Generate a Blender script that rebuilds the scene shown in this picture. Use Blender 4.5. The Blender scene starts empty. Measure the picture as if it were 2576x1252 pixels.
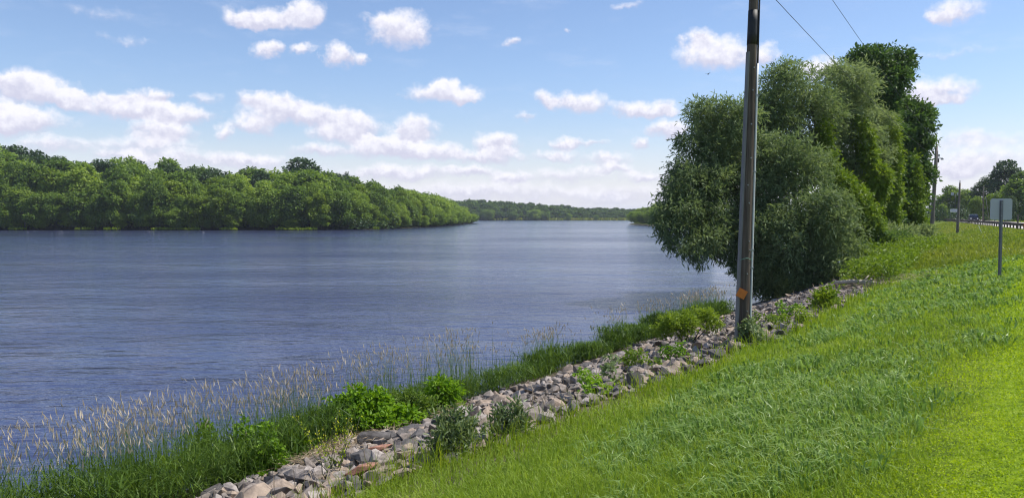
import bpy, bmesh, math, random
import numpy as np
from mathutils import Vector, Matrix
R = np.random.default_rng(7)
random.seed(7)
C = bpy.context.scene.collection
SC = bpy.context.scene
rad = math.radians
# ------------------------------------------------------------------ camera
F = 768.0            # focal length in pixels of the 1024 px wide frame
PITCH = math.atan(32.5 / F)
cam_d = bpy.data.cameras.new('camera'); cam = bpy.data.objects.new('camera', cam_d); C.objects.link(cam)
cam_d.sensor_width = 36; cam_d.lens = 36 * F / 1024; cam_d.clip_start = .1; cam_d.clip_end = 12000
cam.location = (0, 0, 0); cam.rotation_euler = (math.pi / 2 - PITCH, 0, 0)
SC.camera = cam
# ------------------------------------------------------------------ light
SUN_AZ, SUN_EL = 80.0, 58.0      # degrees right of the view direction (+Y), above the horizon
SUN_POWER, SKY_POWER, EXPOSURE = 4.9, 0.12, 0.30
SC.view_settings.view_transform = 'Standard'; SC.view_settings.look = 'None'
SC.cycles.use_denoising = True; SC.cycles.filter_width = 1.2
SC.view_settings.exposure = EXPOSURE; SC.view_settings.gamma = 1
sd = bpy.data.lights.new('sun', 'SUN'); sd.energy = SUN_POWER; sd.angle = rad(.5); sd.color = (1, .95, .87)
so = bpy.data.objects.new('sun', sd); C.objects.link(so)
S = Vector((math.sin(rad(SUN_AZ)) * math.cos(rad(SUN_EL)), math.cos(rad(SUN_AZ)) * math.cos(rad(SUN_EL)), math.sin(rad(SUN_EL))))
so.rotation_euler = S.to_track_quat('Z', 'Y').to_euler()
so.location = S * 60

cp, sp = math.cos(PITCH), math.sin(PITCH)
def ray(px, py):
    u, v = (px - 512) / F, (248.5 - py) / F
    return np.array((u, cp + v * sp, v * cp - sp))
def azel(dx, dy):                # a spot in the 2576 px wide view of the photo -> azimuth, elevation
    r = ray(dx / 2.5156, dy / 2.5156)
    return math.atan2(r[0], r[1]), math.atan2(r[2], math.hypot(r[0], r[1]))

def build_world():
    w = bpy.data.worlds.new('World'); SC.world = w; w.use_nodes = True
    nt = w.node_tree; N = nt.nodes; L = nt.links
    for n in list(N): N.remove(n)
    out = N.new('ShaderNodeOutputWorld'); bg = N.new('ShaderNodeBackground'); bg.inputs[1].default_value = SKY_POWER
    L.new(bg.outputs[0], out.inputs[0])
    sky = N.new('ShaderNodeTexSky'); sky.sky_type = 'NISHITA'; sky.sun_disc = False
    sky.sun_elevation = rad(SUN_EL); sky.sun_rotation = rad(SUN_AZ)
    sky.air_density = 1.0; sky.dust_density = .3; sky.ozone_density = 2.0; sky.altitude = 200
    tc = N.new('ShaderNodeTexCoord')
    def math_(op, a, b=None, c=None, clamp=False):
        n = N.new('ShaderNodeMath'); n.operation = op; n.use_clamp = clamp
        for i, x in enumerate((a, b, c)):
            if x is None: continue
            if isinstance(x, (int, float)): n.inputs[i].default_value = x
            else: L.new(x, n.inputs[i])
        return n.outputs[0]
    def vmath(op, a, b=None, c=None):
        n = N.new('ShaderNodeVectorMath'); n.operation = op
        for i, x in enumerate((a, b, c)):
            if x is None: continue
            if isinstance(x, tuple): n.inputs[i].default_value = x
            else: L.new(x, n.inputs[i])
        return n.outputs['Value' if op == 'LENGTH' else 'Vector']
    def noise(vec, scale, detail, rough=.55):
        n = N.new('ShaderNodeTexNoise'); n.inputs['Scale'].default_value = scale
        n.inputs['Detail'].default_value = detail; n.inputs['Roughness'].default_value = rough
        L.new(vec, n.inputs['Vector']); return n
    def smooth(x, a, b):
        n = N.new('ShaderNodeMapRange'); n.interpolation_type = 'SMOOTHSTEP'
        n.inputs['From Min'].default_value = a; n.inputs['From Max'].default_value = b
        L.new(x, n.inputs['Value']); return n.outputs[0]
    def mixc(f, a, b):
        n = N.new('ShaderNodeMix'); n.data_type = 'RGBA'
        if isinstance(f, float): n.inputs[0].default_value = f
        else: L.new(f, n.inputs[0])
        for i, x in ((6, a), (7, b)):
            if isinstance(x, tuple): n.inputs[i].default_value = (*x, 1)
            else: L.new(x, n.inputs[i])
        return n.outputs[2]
    sep = N.new('ShaderNodeSeparateXYZ'); L.new(tc.outputs['Generated'], sep.inputs[0])
    az = math_('ARCTAN2', sep.outputs[0], sep.outputs[1]); el = math_('ARCSINE', sep.outputs[2])
    cmb = N.new('ShaderNodeCombineXYZ'); L.new(az, cmb.inputs[0]); L.new(el, cmb.inputs[1])
    P0 = cmb.outputs[0]
    nz1 = noise(P0, 26, 5, .62)
    wv = vmath('MULTIPLY_ADD', nz1.outputs['Color'], (.060, .034, 0), (-.030, -.017, 0))
    P = vmath('ADD', P0, wv)
    nz2 = noise(P0, 75, 4, .6); nzs = noise(vmath('MULTIPLY', P0, (1, 3.2, 1)), 9, 5, .65)
    # clouds: centre x, y and half sizes in the 2576 px view, strength
    cl = [(690,45,120,28,1.2),(775,30,50,34,1.3),(640,52,70,20,1),(1010,75,90,48,1.3),(955,45,45,22,.7),(675,123,40,17,1),(757,124,32,15,.9),
     (850,140,48,34,1.25),(912,148,26,20,1),(1570,20,55,12,.5),(1280,103,34,13,.8),(1418,77,20,8,.5),(1800,135,95,42,1.3),(1755,95,36,28,1),
     (1915,132,45,28,1.1),(2405,30,75,34,.8),(2370,48,60,14,.6),(2050,172,60,28,1.3),(2345,228,90,36,1.2),(2340,258,80,14,.8),(1110,232,110,28,1.2),
     (1110,215,46,26,1),(1165,243,50,20,1),(1372,245,42,26,1.1),(1460,254,85,30,1.2),(1612,275,90,24,1.1),(1645,288,60,16,.9),(1320,295,32,10,.6),
     (1682,325,60,24,1.25),(1605,353,32,15,1),(75,228,120,30,1.3),(70,208,60,30,1.2),(170,250,50,26,1.1),(60,302,100,32,1.4),(20,285,45,30,1.2),
     (290,268,95,26,1.1),(330,245,100,18,.9),(465,285,80,24,1.2),(385,278,70,26,1.1),(520,245,34,16,.5),(405,325,72,32,1.4),(370,362,130,24,.8),
     (415,243,40,22,1),(760,285,165,32,1.4),(680,252,85,26,1.3),(885,310,90,36,1.4),(840,335,80,25,1.1),(635,312,56,26,1.2),(565,335,28,24,1),
     (1045,318,64,32,1.2),(1025,338,60,18,.9),(960,367,110,30,1.3),(1075,375,100,30,1.3),(925,352,50,20,1.1),(1252,357,58,36,1.4),(1225,392,110,22,1.2),
     (1420,357,36,20,1.1),(1485,362,60,12,.7),(1400,388,70,18,.9),(1530,400,80,18,.9),(1545,424,80,16,.9),(1612,446,55,18,1),(1280,447,55,22,1.2),
     (1195,432,60,18,1),(470,398,180,22,.75),(650,407,110,22,.9),(130,362,100,22,.8),(800,378,80,20,1),(1010,432,180,24,1.1),(2450,400,170,40,.7),
     (2440,352,150,22,.6),(2400,432,110,26,.8),(300,390,110,18,.6),(1420,440,160,24,.7),(1180,480,300,26,.8),(1550,490,220,26,.7),(250,35,90,22,.28),(310,100,80,14,.3),(2380,130,160,12,.3)]
    sw = sv = None
    for ci, (cx, cy, rx, ry, s) in enumerate(cl):
        if ci and ci % 12 == 0:          # evaluate the clouds a dozen at a time
            q = N.new('ShaderNodeCombineXYZ'); L.new(math_('MULTIPLY', sw, 1e-6), q.inputs[2]); P = vmath('ADD', P, q.outputs[0])
        a, e = azel(cx, cy); ra = rx / 2.5156 / F * 1.12; re = ry / 2.5156 / F * 1.12
        v = vmath('MULTIPLY_ADD', P, (1 / ra, 1 / re, 0), (-a / ra, -e / re, 0))
        wgt = math_('MAXIMUM', math_('MULTIPLY_ADD', vmath('LENGTH', v), -s, s), 0.0)
        sy = N.new('ShaderNodeSeparateXYZ'); L.new(v, sy.inputs[0])
        if sw is None: sw = wgt; sv = math_('MULTIPLY', wgt, sy.outputs[1])
        else: sw = math_('ADD', sw, wgt); sv = math_('MULTIPLY_ADD', wgt, sy.outputs[1], sv)
    vv = math_('DIVIDE', sv, math_('MAXIMUM', sw, .02))
    fb = math_('SUBTRACT', nz2.outputs['Fac'], .5)
    dens = math_('MULTIPLY_ADD', fb, .72, sw)
    dens = math_('MULTIPLY', smooth(dens, .0, .86), smooth(sw, 0.0, .16))
    # thin streaky veil
    veil = math_('MULTIPLY', smooth(nzs.outputs['Fac'], .5, .85), .30)
    low = smooth(el, .20, .0)
    haze = math_('MULTIPLY', smooth(el, .12, -.02), math_('MINIMUM', math_('MULTIPLY_ADD', nzs.outputs['Fac'], .5, .62), 1.0))
    k = 1 / SKY_POWER
    tint = N.new('ShaderNodeMix'); tint.data_type = 'RGBA'; tint.blend_type = 'MULTIPLY'; tint.inputs[0].default_value = 1
    L.new(sky.outputs[0], tint.inputs[6])
    L.new(mixc(low, (.98, .98, 1.06), (1.05, .90, .92)), tint.inputs[7])
    col = mixc(haze, tint.outputs[2], (.66 * k, .70 * k, .83 * k))
    col = mixc(veil, col, (.62 * k, .68 * k, .84 * k))
    lit = smooth(math_('ADD', vv, math_('MULTIPLY', fb, 1.6)), -.55, .45)
    ccol = mixc(lit, (.56 * k, .56 * k, .69 * k), (.84 * k, .83 * k, .89 * k))
    col = mixc(math_('MULTIPLY', dens, .95), col, ccol)
    L.new(col, bg.inputs[0])
build_world()

# ------------------------------------------------------------------ helpers
def tag(o, label=None, cat=None, group=None, kind=None):
    if label: o['label'] = label
    if cat: o['category'] = cat
    if group: o['group'] = group
    if kind: o['kind'] = kind
    return o
def link(name, me, parent=None, loc=None, rz=0, scale=None):
    o = bpy.data.objects.new(name, me); C.objects.link(o)
    if parent: o.parent = parent
    if loc is not None: o.location = loc
    if rz: o.rotation_euler = (0, 0, rz)
    if scale is not None: o.scale = (scale,) * 3 if isinstance(scale, (int, float)) else scale
    return o
def thing(name, loc, label, cat, group=None, rz=0):
    return tag(link(name, None, None, loc, rz), label, cat, group)
def copy_tree(o, parent=None):
    c = o.copy(); C.objects.link(c)
    if parent: c.parent = parent
    for ch in list(o.children): copy_tree(ch, c)
    return c
def mesh(name, V, Fc, mats, var=None, smooth=False, mi=None, nv=None):
    """V (n,3); Fc (m,k) index array or list of such arrays; var: per-vertex float attribute"""
    me = bpy.data.meshes.new(name)
    V = np.asarray(V, np.float32)
    Fl = Fc if isinstance(Fc, list) else [Fc]
    Fl = [np.asarray(f, np.int32) for f in Fl if len(f)]
    idx = np.concatenate([f.ravel() for f in Fl]); tot = np.concatenate([np.full(len(f), f.shape[1], np.int32) for f in Fl])
    me.vertices.add(len(V)); me.vertices.foreach_set('co', V.ravel())
    me.loops.add(len(idx)); me.loops.foreach_set('vertex_index', idx)
    me.polygons.add(len(tot)); me.polygons.foreach_set('loop_start', np.concatenate(([0], np.cumsum(tot)[:-1])).astype(np.int32))
    if mi is not None: me.polygons.foreach_set('material_index', np.asarray(mi, np.int32))
    me.polygons.foreach_set('use_smooth', np.full(len(tot), bool(smooth)))
    me.update(calc_edges=True)
    if var is not None:
        a = me.attributes.new('var', 'FLOAT', 'POINT'); a.data.foreach_set('value', np.asarray(var, np.float32))
    for m in (mats if isinstance(mats, (list, tuple)) else [mats]): me.materials.append(m)
    me.validate() if False else None
    return me
class MB:
    """collects small solids into one mesh"""
    def __init__(s): s.b = bmesh.new()
    def box(s, c, sz, rot=None, bev=0):
        r = bmesh.ops.create_cube(s.b, size=1); vs = r['verts']
        M = Matrix.Translation(c) @ (rot.to_4x4() if rot else Matrix()) @ Matrix.Diagonal((*sz, 1))
        bmesh.ops.transform(s.b, matrix=M, verts=vs)
        if bev:
            es = list({e for v in vs for e in v.link_edges})
            bmesh.ops.bevel(s.b, geom=es, offset=bev, segments=2, affect='EDGES')
        return s
    def tube(s, pts, rs, n=10, caps=True):
        pts = [Vector(p) for p in pts]
        if isinstance(rs, (int, float)): rs = [rs] * len(pts)
        rings = []
        for i, p in enumerate(pts):
            t = (pts[min(i + 1, len(pts) - 1)] - pts[max(i - 1, 0)]).normalized()
            q = t.to_track_quat('Z', 'Y')
            rings.append([s.b.verts.new(p + q @ Vector((math.cos(2 * math.pi * k / n) * rs[i], math.sin(2 * math.pi * k / n) * rs[i], 0))) for k in range(n)])
        for a, b in zip(rings, rings[1:]):
            for k in range(n): s.b.faces.new((a[k], a[(k + 1) % n], b[(k + 1) % n], b[k])).smooth = True
        if caps:
            s.b.faces.new(list(reversed(rings[0]))); s.b.faces.new(rings[-1])
        return s
    def prism(s, prof, y0, y1):      # prof: (x,z) outline, extruded along y
        a = [s.b.verts.new((x, y0, z)) for x, z in prof]; b = [s.b.verts.new((x, y1, z)) for x, z in prof]
        n = len(prof); s.b.faces.new(a); s.b.faces.new(list(reversed(b)))
        for k in range(n): s.b.faces.new((a[(k + 1) % n], a[k], b[k], b[(k + 1) % n]))
        return s
    def me(s, name, m):
        bmesh.ops.recalc_face_normals(s.b, faces=s.b.faces)
        me = bpy.data.meshes.new(name); s.b.to_mesh(me); s.b.free(); me.materials.append(m); return me
    def build(s, name, m, parent=None, loc=None, rz=0): return link(name, s.me(name, m), parent, loc, rz)
def norm(a): return a / np.maximum(np.linalg.norm(a, axis=-1, keepdims=True), 1e-9)
def rdir(n):
    return norm(R.normal(size=(n, 3)))
_g = R.random((64, 64))
def vnoise(x, y, sc):
    x = np.asarray(x) * sc + 31.7; y = np.asarray(y) * sc + 11.3
    i, j = np.floor(x).astype(int), np.floor(y).astype(int); fx, fy = x - i, y - j
    fx = fx * fx * (3 - 2 * fx); fy = fy * fy * (3 - 2 * fy)
    g = lambda a, b: _g[a % 64, b % 64]
    return (g(i, j) * (1 - fx) + g(i + 1, j) * fx) * (1 - fy) + (g(i, j + 1) * (1 - fx) + g(i + 1, j + 1) * fx) * fy
def sstep(a, b, x):
    t = np.clip((x - a) / (b - a), 0, 1); return t * t * (3 - 2 * t)

# ------------------------------------------------------------------ materials
def nodes(name):
    m = bpy.data.materials.new(name); m.use_nodes = True; return m, m.node_tree.nodes, m.node_tree.links
def ramp(N, L, fac, stops):
    r = N.new('ShaderNodeValToRGB'); e = r.color_ramp.elements
    for i, (p, c) in enumerate(stops):
        x = e[i] if i < 2 else e.new(p)
        x.position = p; x.color = (*c, 1)
    L.new(fac, r.inputs[0]); return r.outputs[0]
def leaf_mat(name, cols, trans=.35, tcol=(1.25, 1.2, .6), rough=.5, spec=.3, scale=.35):
    m, N, L = nodes(name); b = N['Principled BSDF']; out = N['Material Output']
    at = N.new('ShaderNodeAttribute'); at.attribute_name = 'var'
    oi = N.new('ShaderNodeObjectInfo'); tx = N.new('ShaderNodeTexCoord')
    nz = N.new('ShaderNodeTexNoise'); nz.inputs['Scale'].default_value = scale; nz.inputs['Detail'].default_value = 2
    L.new(tx.outputs['Object'], nz.inputs['Vector'])
    a = N.new('ShaderNodeMath'); a.operation = 'MULTIPLY_ADD'; a.inputs[1].default_value = .55; L.new(at.outputs['Fac'], a.inputs[0])
    c = N.new('ShaderNodeMath'); c.operation = 'MULTIPLY_ADD'; c.inputs[1].default_value = .44; c.inputs[2].default_value = -.22
    L.new(oi.outputs['Random'], c.inputs[0])
    d = N.new('ShaderNodeMath'); d.operation = 'MULTIPLY_ADD'; d.inputs[1].default_value = .45
    L.new(nz.outputs['Fac'], d.inputs[0]); L.new(c.outputs[0], d.inputs[2]); L.new(d.outputs[0], a.inputs[2])
    n = len(cols); col = ramp(N, L, a.outputs[0], [(.1 + .8 * i / (n - 1), cc) for i, cc in enumerate(cols)])
    L.new(col, b.inputs['Base Color']); b.inputs['Roughness'].default_value = rough; b.inputs['Specular IOR Level'].default_value = spec
    t = N.new('ShaderNodeBsdfTranslucent'); mu = N.new('ShaderNodeMix'); mu.data_type = 'RGBA'; mu.blend_type = 'MULTIPLY'; mu.inputs[0].default_value = 1
    L.new(col, mu.inputs[6]); mu.inputs[7].default_value = (*tcol, 1); L.new(mu.outputs[2], t.inputs[0])
    mx = N.new('ShaderNodeMixShader'); mx.inputs[0].default_value = trans
    L.new(b.outputs[0], mx.inputs[1]); L.new(t.outputs[0], mx.inputs[2]); L.new(mx.outputs[0], out.inputs[0])
    return m
def plain(name, col, rough=.6, metal=0, spec=.5, nscale=8, namt=.25, stretch=(1, 1, 1), bump=0):
    m, N, L = nodes(name); b = N['Principled BSDF']
    tx = N.new('ShaderNodeTexCoord'); mp = N.new('ShaderNodeMapping'); mp.inputs['Scale'].default_value = stretch
    L.new(tx.outputs['Object'], mp.inputs[0])
    nz = N.new('ShaderNodeTexNoise'); nz.inputs['Scale'].default_value = nscale; nz.inputs['Detail'].default_value = 5
    nz.inputs['Roughness'].default_value = .65
    L.new(mp.outputs[0], nz.inputs['Vector'])
    lo = tuple(x * (1 - namt) for x in col); hi = tuple(min(1, x * (1 + namt)) for x in col)
    L.new(ramp(N, L, nz.outputs['Fac'], [(.3, lo), (.7, hi)]), b.inputs['Base Color'])
    b.inputs['Roughness'].default_value = rough; b.inputs['Metallic'].default_value = metal; b.inputs['Specular IOR Level'].default_value = spec
    if bump:
        bp = N.new('ShaderNodeBump'); bp.inputs['Strength'].default_value = bump; bp.inputs['Distance'].default_value = .02
        L.new(nz.outputs['Fac'], bp.inputs['Height']); L.new(bp.outputs[0], b.inputs['Normal'])
    return m
M = {}
M['far_leaf'] = leaf_mat('far_leaf', [(.045, .090, .016), (.115, .195, .028), (.20, .30, .042), (.29, .39, .055)], .44, scale=.16)
M['far_leaf_bright'] = leaf_mat('far_leaf_bright', [(.10, .165, .015), (.17, .25, .022), (.24, .33, .03)], .42, scale=.2)
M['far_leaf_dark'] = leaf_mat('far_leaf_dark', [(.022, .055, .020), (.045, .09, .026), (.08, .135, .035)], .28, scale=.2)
M['willow_leaf'] = leaf_mat('willow_leaf', [(.11, .165, .070), (.215, .28, .125), (.38, .44, .25)], .42, (1.2, 1.2, .7), .55, .2, .5)
M['elm_leaf'] = leaf_mat('elm_leaf', [(.045, .098, .030), (.085, .16, .042), (.15, .235, .065)], .38, scale=.5)
M['vine_leaf'] = leaf_mat('vine_leaf', [(.10, .18, .016), (.17, .26, .022), (.25, .34, .03)], .42, scale=.6)
M['bush_leaf'] = leaf_mat('bush_leaf', [(.09, .20, .010), (.16, .30, .014), (.24, .40, .02)], .45, scale=1.5)
M['dark_willow_leaf'] = leaf_mat('dark_willow_leaf', [(.06, .105, .035), (.13, .19, .07), (.30, .36, .20)], .30, scale=2)
M['yellow_flower'] = leaf_mat('yellow_flower', [(.45, .45, .02), (.6, .58, .03)], .3)
M['reed_blade'] = leaf_mat('reed_blade', [(.055, .115, .018), (.115, .195, .026), (.22, .30, .055)], .42, scale=1)
M['reed_seed'] = leaf_mat('reed_seed', [(.44, .37, .27), (.62, .55, .43), (.75, .70, .58)], .35, (1, 1, 1))
M['fine_grass'] = leaf_mat('fine_grass', [(.18, .28, .025), (.30, .41, .05), (.48, .51, .15)], .46, scale=.8)
M['long_grass'] = leaf_mat('long_grass', [(.11, .19, .010), (.19, .285, .014), (.30, .36, .03)], .48, scale=1)
M['coarse_grass'] = leaf_mat('coarse_grass', [(.13, .225, .042), (.265, .375, .100), (.50, .59, .31)], .37, (1.1, 1.2, .7), .45, .35, .8)
M['clover'] = leaf_mat('clover', [(.19, .30, .006), (.33, .44, .008), (.46, .54, .012)], .46, scale=1.2)
M['meadow_grass'] = leaf_mat('meadow_grass', [(.13, .21, .018), (.22, .28, .035), (.32, .30, .09)], .45, scale=.12)
M['straw'] = leaf_mat('straw', [(.25, .18, .11), (.40, .31, .20), (.55, .46, .33)], .15, (1, 1, 1))
M['bark'] = plain('bark', (.085, .07, .055), .9, nscale=6, namt=.45, stretch=(4, 4, .7), bump=.6)
M['far_bark'] = plain('far_bark', (.07, .06, .05), .9, nscale=3, namt=.4)
M['stem'] = plain('stem', (.11, .13, .05), .8)
M['dark_stem'] = plain('dark_stem', (.07, .055, .035), .8)
ROCKS = [('grey', (.21, .178, .154)), ('pale', (.285, .25, .225)), ('dark', (.10, .092, .088)), ('tan', (.28, .22, .17)), ('red', (.27, .135, .095))]
for k, c in ROCKS: M['rock_' + k] = plain('rock_' + k, c, .85, 0, .3, 5, .45, bump=.7)

def ground_material():
    m, N, L = nodes('ground_material'); b = N['Principled BSDF']
    at = N.new('ShaderNodeAttribute'); at.attribute_name = 'var'      # 0 bare bank, .5 mown grass, 1 clover lawn / meadow
    tx = N.new('ShaderNodeTexCoord')
    def nz(s, d=5):
        n = N.new('ShaderNodeTexNoise'); n.inputs['Scale'].default_value = s; n.inputs['Detail'].default_value = d; n.inputs['Roughness'].default_value = .65
        L.new(tx.outputs['Object'], n.inputs['Vector']); return n.outputs['Fac']
    n1, n2 = nz(7), nz(1.1)
    soil = ramp(N, L, n1, [(.3, (.035, .028, .02)), (.5, (.11, .09, .065)), (.7, (.22, .19, .15))])
    grass = ramp(N, L, n1, [(.3, (.06, .10, .008)), (.55, (.13, .19, .015)), (.75, (.24, .25, .07))])
    dry = ramp(N, L, n2, [(.4, (.07, .11, .014)), (.75, (.14, .14, .035))])
    mx1 = N.new('ShaderNodeMix'); mx1.data_type = 'RGBA'; mx1.inputs[0].default_value = .4; L.new(grass, mx1.inputs[6]); L.new(dry, mx1.inputs[7])
    lawn = ramp(N, L, n1, [(.35, (.07, .12, .006)), (.55, (.16, .24, .010)), (.75, (.22, .28, .02))])
    ml = N.new('ShaderNodeMapRange'); ml.inputs['From Min'].default_value = .75; ml.inputs['From Max'].default_value = .95; L.new(at.outputs['Fac'], ml.inputs['Value'])
    mx2 = N.new('ShaderNodeMix'); mx2.data_type = 'RGBA'; L.new(ml.outputs[0], mx2.inputs[0]); L.new(mx1.outputs[2], mx2.inputs[6]); L.new(lawn, mx2.inputs[7]); mx1 = mx2
    mr = N.new('ShaderNodeMapRange'); mr.inputs['From Min'].default_value = .15; mr.inputs['From Max'].default_value = .4
    L.new(at.outputs['Fac'], mr.inputs['Value'])
    mx = N.new('ShaderNodeMix'); mx.data_type = 'RGBA'; L.new(mr.outputs[0], mx.inputs[0]); L.new(soil, mx.inputs[6]); L.new(mx1.outputs[2], mx.inputs[7])
    L.new(mx.outputs[2], b.inputs['Base Color']); b.inputs['Roughness'].default_value = .95; b.inputs['Specular IOR Level'].default_value = .1
    bp = N.new('ShaderNodeBump'); bp.inputs['Strength'].default_value = .6; bp.inputs['Distance'].default_value = .05
    L.new(n1, bp.inputs['Height']); L.new(bp.outputs[0], b.inputs['Normal'])
    return m
def water_material():
    m, N, L = nodes('river_water'); b = N['Principled BSDF']
    tx = N.new('ShaderNodeTexCoord')
    def nz(s, d, st, rot=0, rough=.55):
        mp = N.new('ShaderNodeMapping'); mp.inputs['Scale'].default_value = st; mp.inputs['Rotation'].default_value = (0, 0, rot)
        L.new(tx.outputs['Object'], mp.inputs[0])
        n = N.new('ShaderNodeTexNoise'); n.inputs['Scale'].default_value = s; n.inputs['Detail'].default_value = d; n.inputs['Roughness'].default_value = rough
        L.new(mp.outputs[0], n.inputs['Vector']); return n.outputs['Fac']
    def mt(op, a, b_=None, c=None):
        n = N.new('ShaderNodeMath'); n.operation = op
        for i, x in enumerate((a, b_, c)):
            if x is None: continue
            if isinstance(x, (int, float)): n.inputs[i].default_value = x
            else: L.new(x, n.inputs[i])
        return n.outputs[0]
    rip = nz(1.9, 4, (.55, 1.25, 1), .35, .6); chop = nz(.42, 3, (.5, 1.3, 1), -.2); curl = nz(.16, 4, (.55, 1.2, 1), .5, .6); patch = nz(.045, 4, (.35, 1, 1), .1, .65); sw = nz(.11, 2, (.6, 1, 1))
    amp = mt('MULTIPLY_ADD', mt('POWER', mt('MULTIPLY', patch, 1.55), 3), 1.3, .12)
    h = mt('ADD', mt('MULTIPLY', mt('MULTIPLY', rip, amp), .36), mt('MULTIPLY', chop, .30))
    h = mt('ADD', mt('ADD', h, mt('MULTIPLY', curl, .75)), mt('MULTIPLY', sw, .5))
    bp = N.new('ShaderNodeBump'); bp.inputs['Strength'].default_value = 1; bp.inputs['Distance'].default_value = .42
    L.new(h, bp.inputs['Height']); L.new(bp.outputs[0], b.inputs['Normal'])
    b.inputs['Base Color'].default_value = (.038, .047, .108, 1); b.inputs['Roughness'].default_value = .10
    b.inputs['IOR'].default_value = 1.333
    return m

# ------------------------------------------------------------------ terrain
D = np.array((.55, .835)); D = D / np.linalg.norm(D); NI = np.array((D[1], -D[0])); O = np.array((-2.2, 17.3))
def ts(t, s): return O + np.outer(np.atleast_1d(t), D) + np.outer(np.atleast_1d(s), NI)
SHORE = np.array([O - 200 * D, O, O + 46 * D, (38, 82), (50, 112), (57, 150), (62, 220), (66, 326), (66, 443), (84, 500), (140, 600), (300, 760), (700, 1000), (4000, 1800)])
def shore_dist(x, y):
    P = np.stack([np.ravel(x), np.ravel(y)], 1); best = np.full(len(P), 1e18); sg = np.ones(len(P))
    for a, b in zip(SHORE, SHORE[1:]):
        ab = b - a; t = np.clip(((P - a) @ ab) / (ab @ ab), 0, 1); q = P - a - t[:, None] * ab
        dd = (q ** 2).sum(1); s = ab[1] * (P - a)[:, 0] - ab[0] * (P - a)[:, 1]
        k = dd < best - 1e-9; best[k] = dd[k]; sg[k] = np.sign(s[k])
    return (np.sqrt(best) * sg).reshape(np.shape(x))
def rail_w(x, y): return -.8944 * (np.asarray(x) - 13.5) + .4472 * np.asarray(y)
def z_rail(y): return np.interp(y, [0, 30, 80, 200, 300, 430, 700], [-1.5, -1.6, -1.46, -1.36, -1.12, -.8, -.7])
def Gz(x, y):
    x = np.asarray(x, float); y = np.asarray(y, float); s = shore_dist(x, y); w = rail_w(x, y)
    near = np.interp(s, [-30, -3, 0, 1.5, 5.6, 8, 11, 12.5, 20, 60], [-7, -6, -4.5, -4.15, -3.02, -2.5, -1.74, -1.6, -1.5, -1.45])
    low = np.interp(y, [30, 64, 95, 150, 300], [-2.0, -2.25, -2.75, -3.2, -3.2])
    zr = z_rail(y); med = zr + (low - zr) * sstep(0, 9, w)
    med = np.where(s > 0, -4.5 + (med + 4.5) * sstep(0, 6.5, s), np.interp(s, [-30, -3, 0], [-7, -6, -4.5]))
    z = near + (med - near) * sstep(26, 46, y)
    z = z - .15 * sstep(.8, 1.6, -w) * sstep(15, 14, -w) * (s > 1)
    return z + (vnoise(x, y, .7) - .5) * .10 * sstep(1, 7, s) * sstep(.5, -1, -w)
def G(x, y): return float(Gz(np.array([x]), np.array([y]))[0])
def at(px, py):                  # the ground point a pixel of the 1024 px frame looks at
    r = ray(px, py); T = np.concatenate([np.linspace(3, 60, 1500), np.linspace(60, 600, 3000)])
    z = np.maximum(Gz(r[0] * T, r[1] * T), -4.5); k = np.argmax(r[2] * T <= z); t = T[k]
    return np.array((r[0] * t, r[1] * t, z[k]))
def atY(dx, dy, Y):              # a point of the 2576 px view at depth Y
    r = ray(dx / 2.5156, dy / 2.5156); return r * (Y / r[1])

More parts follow.
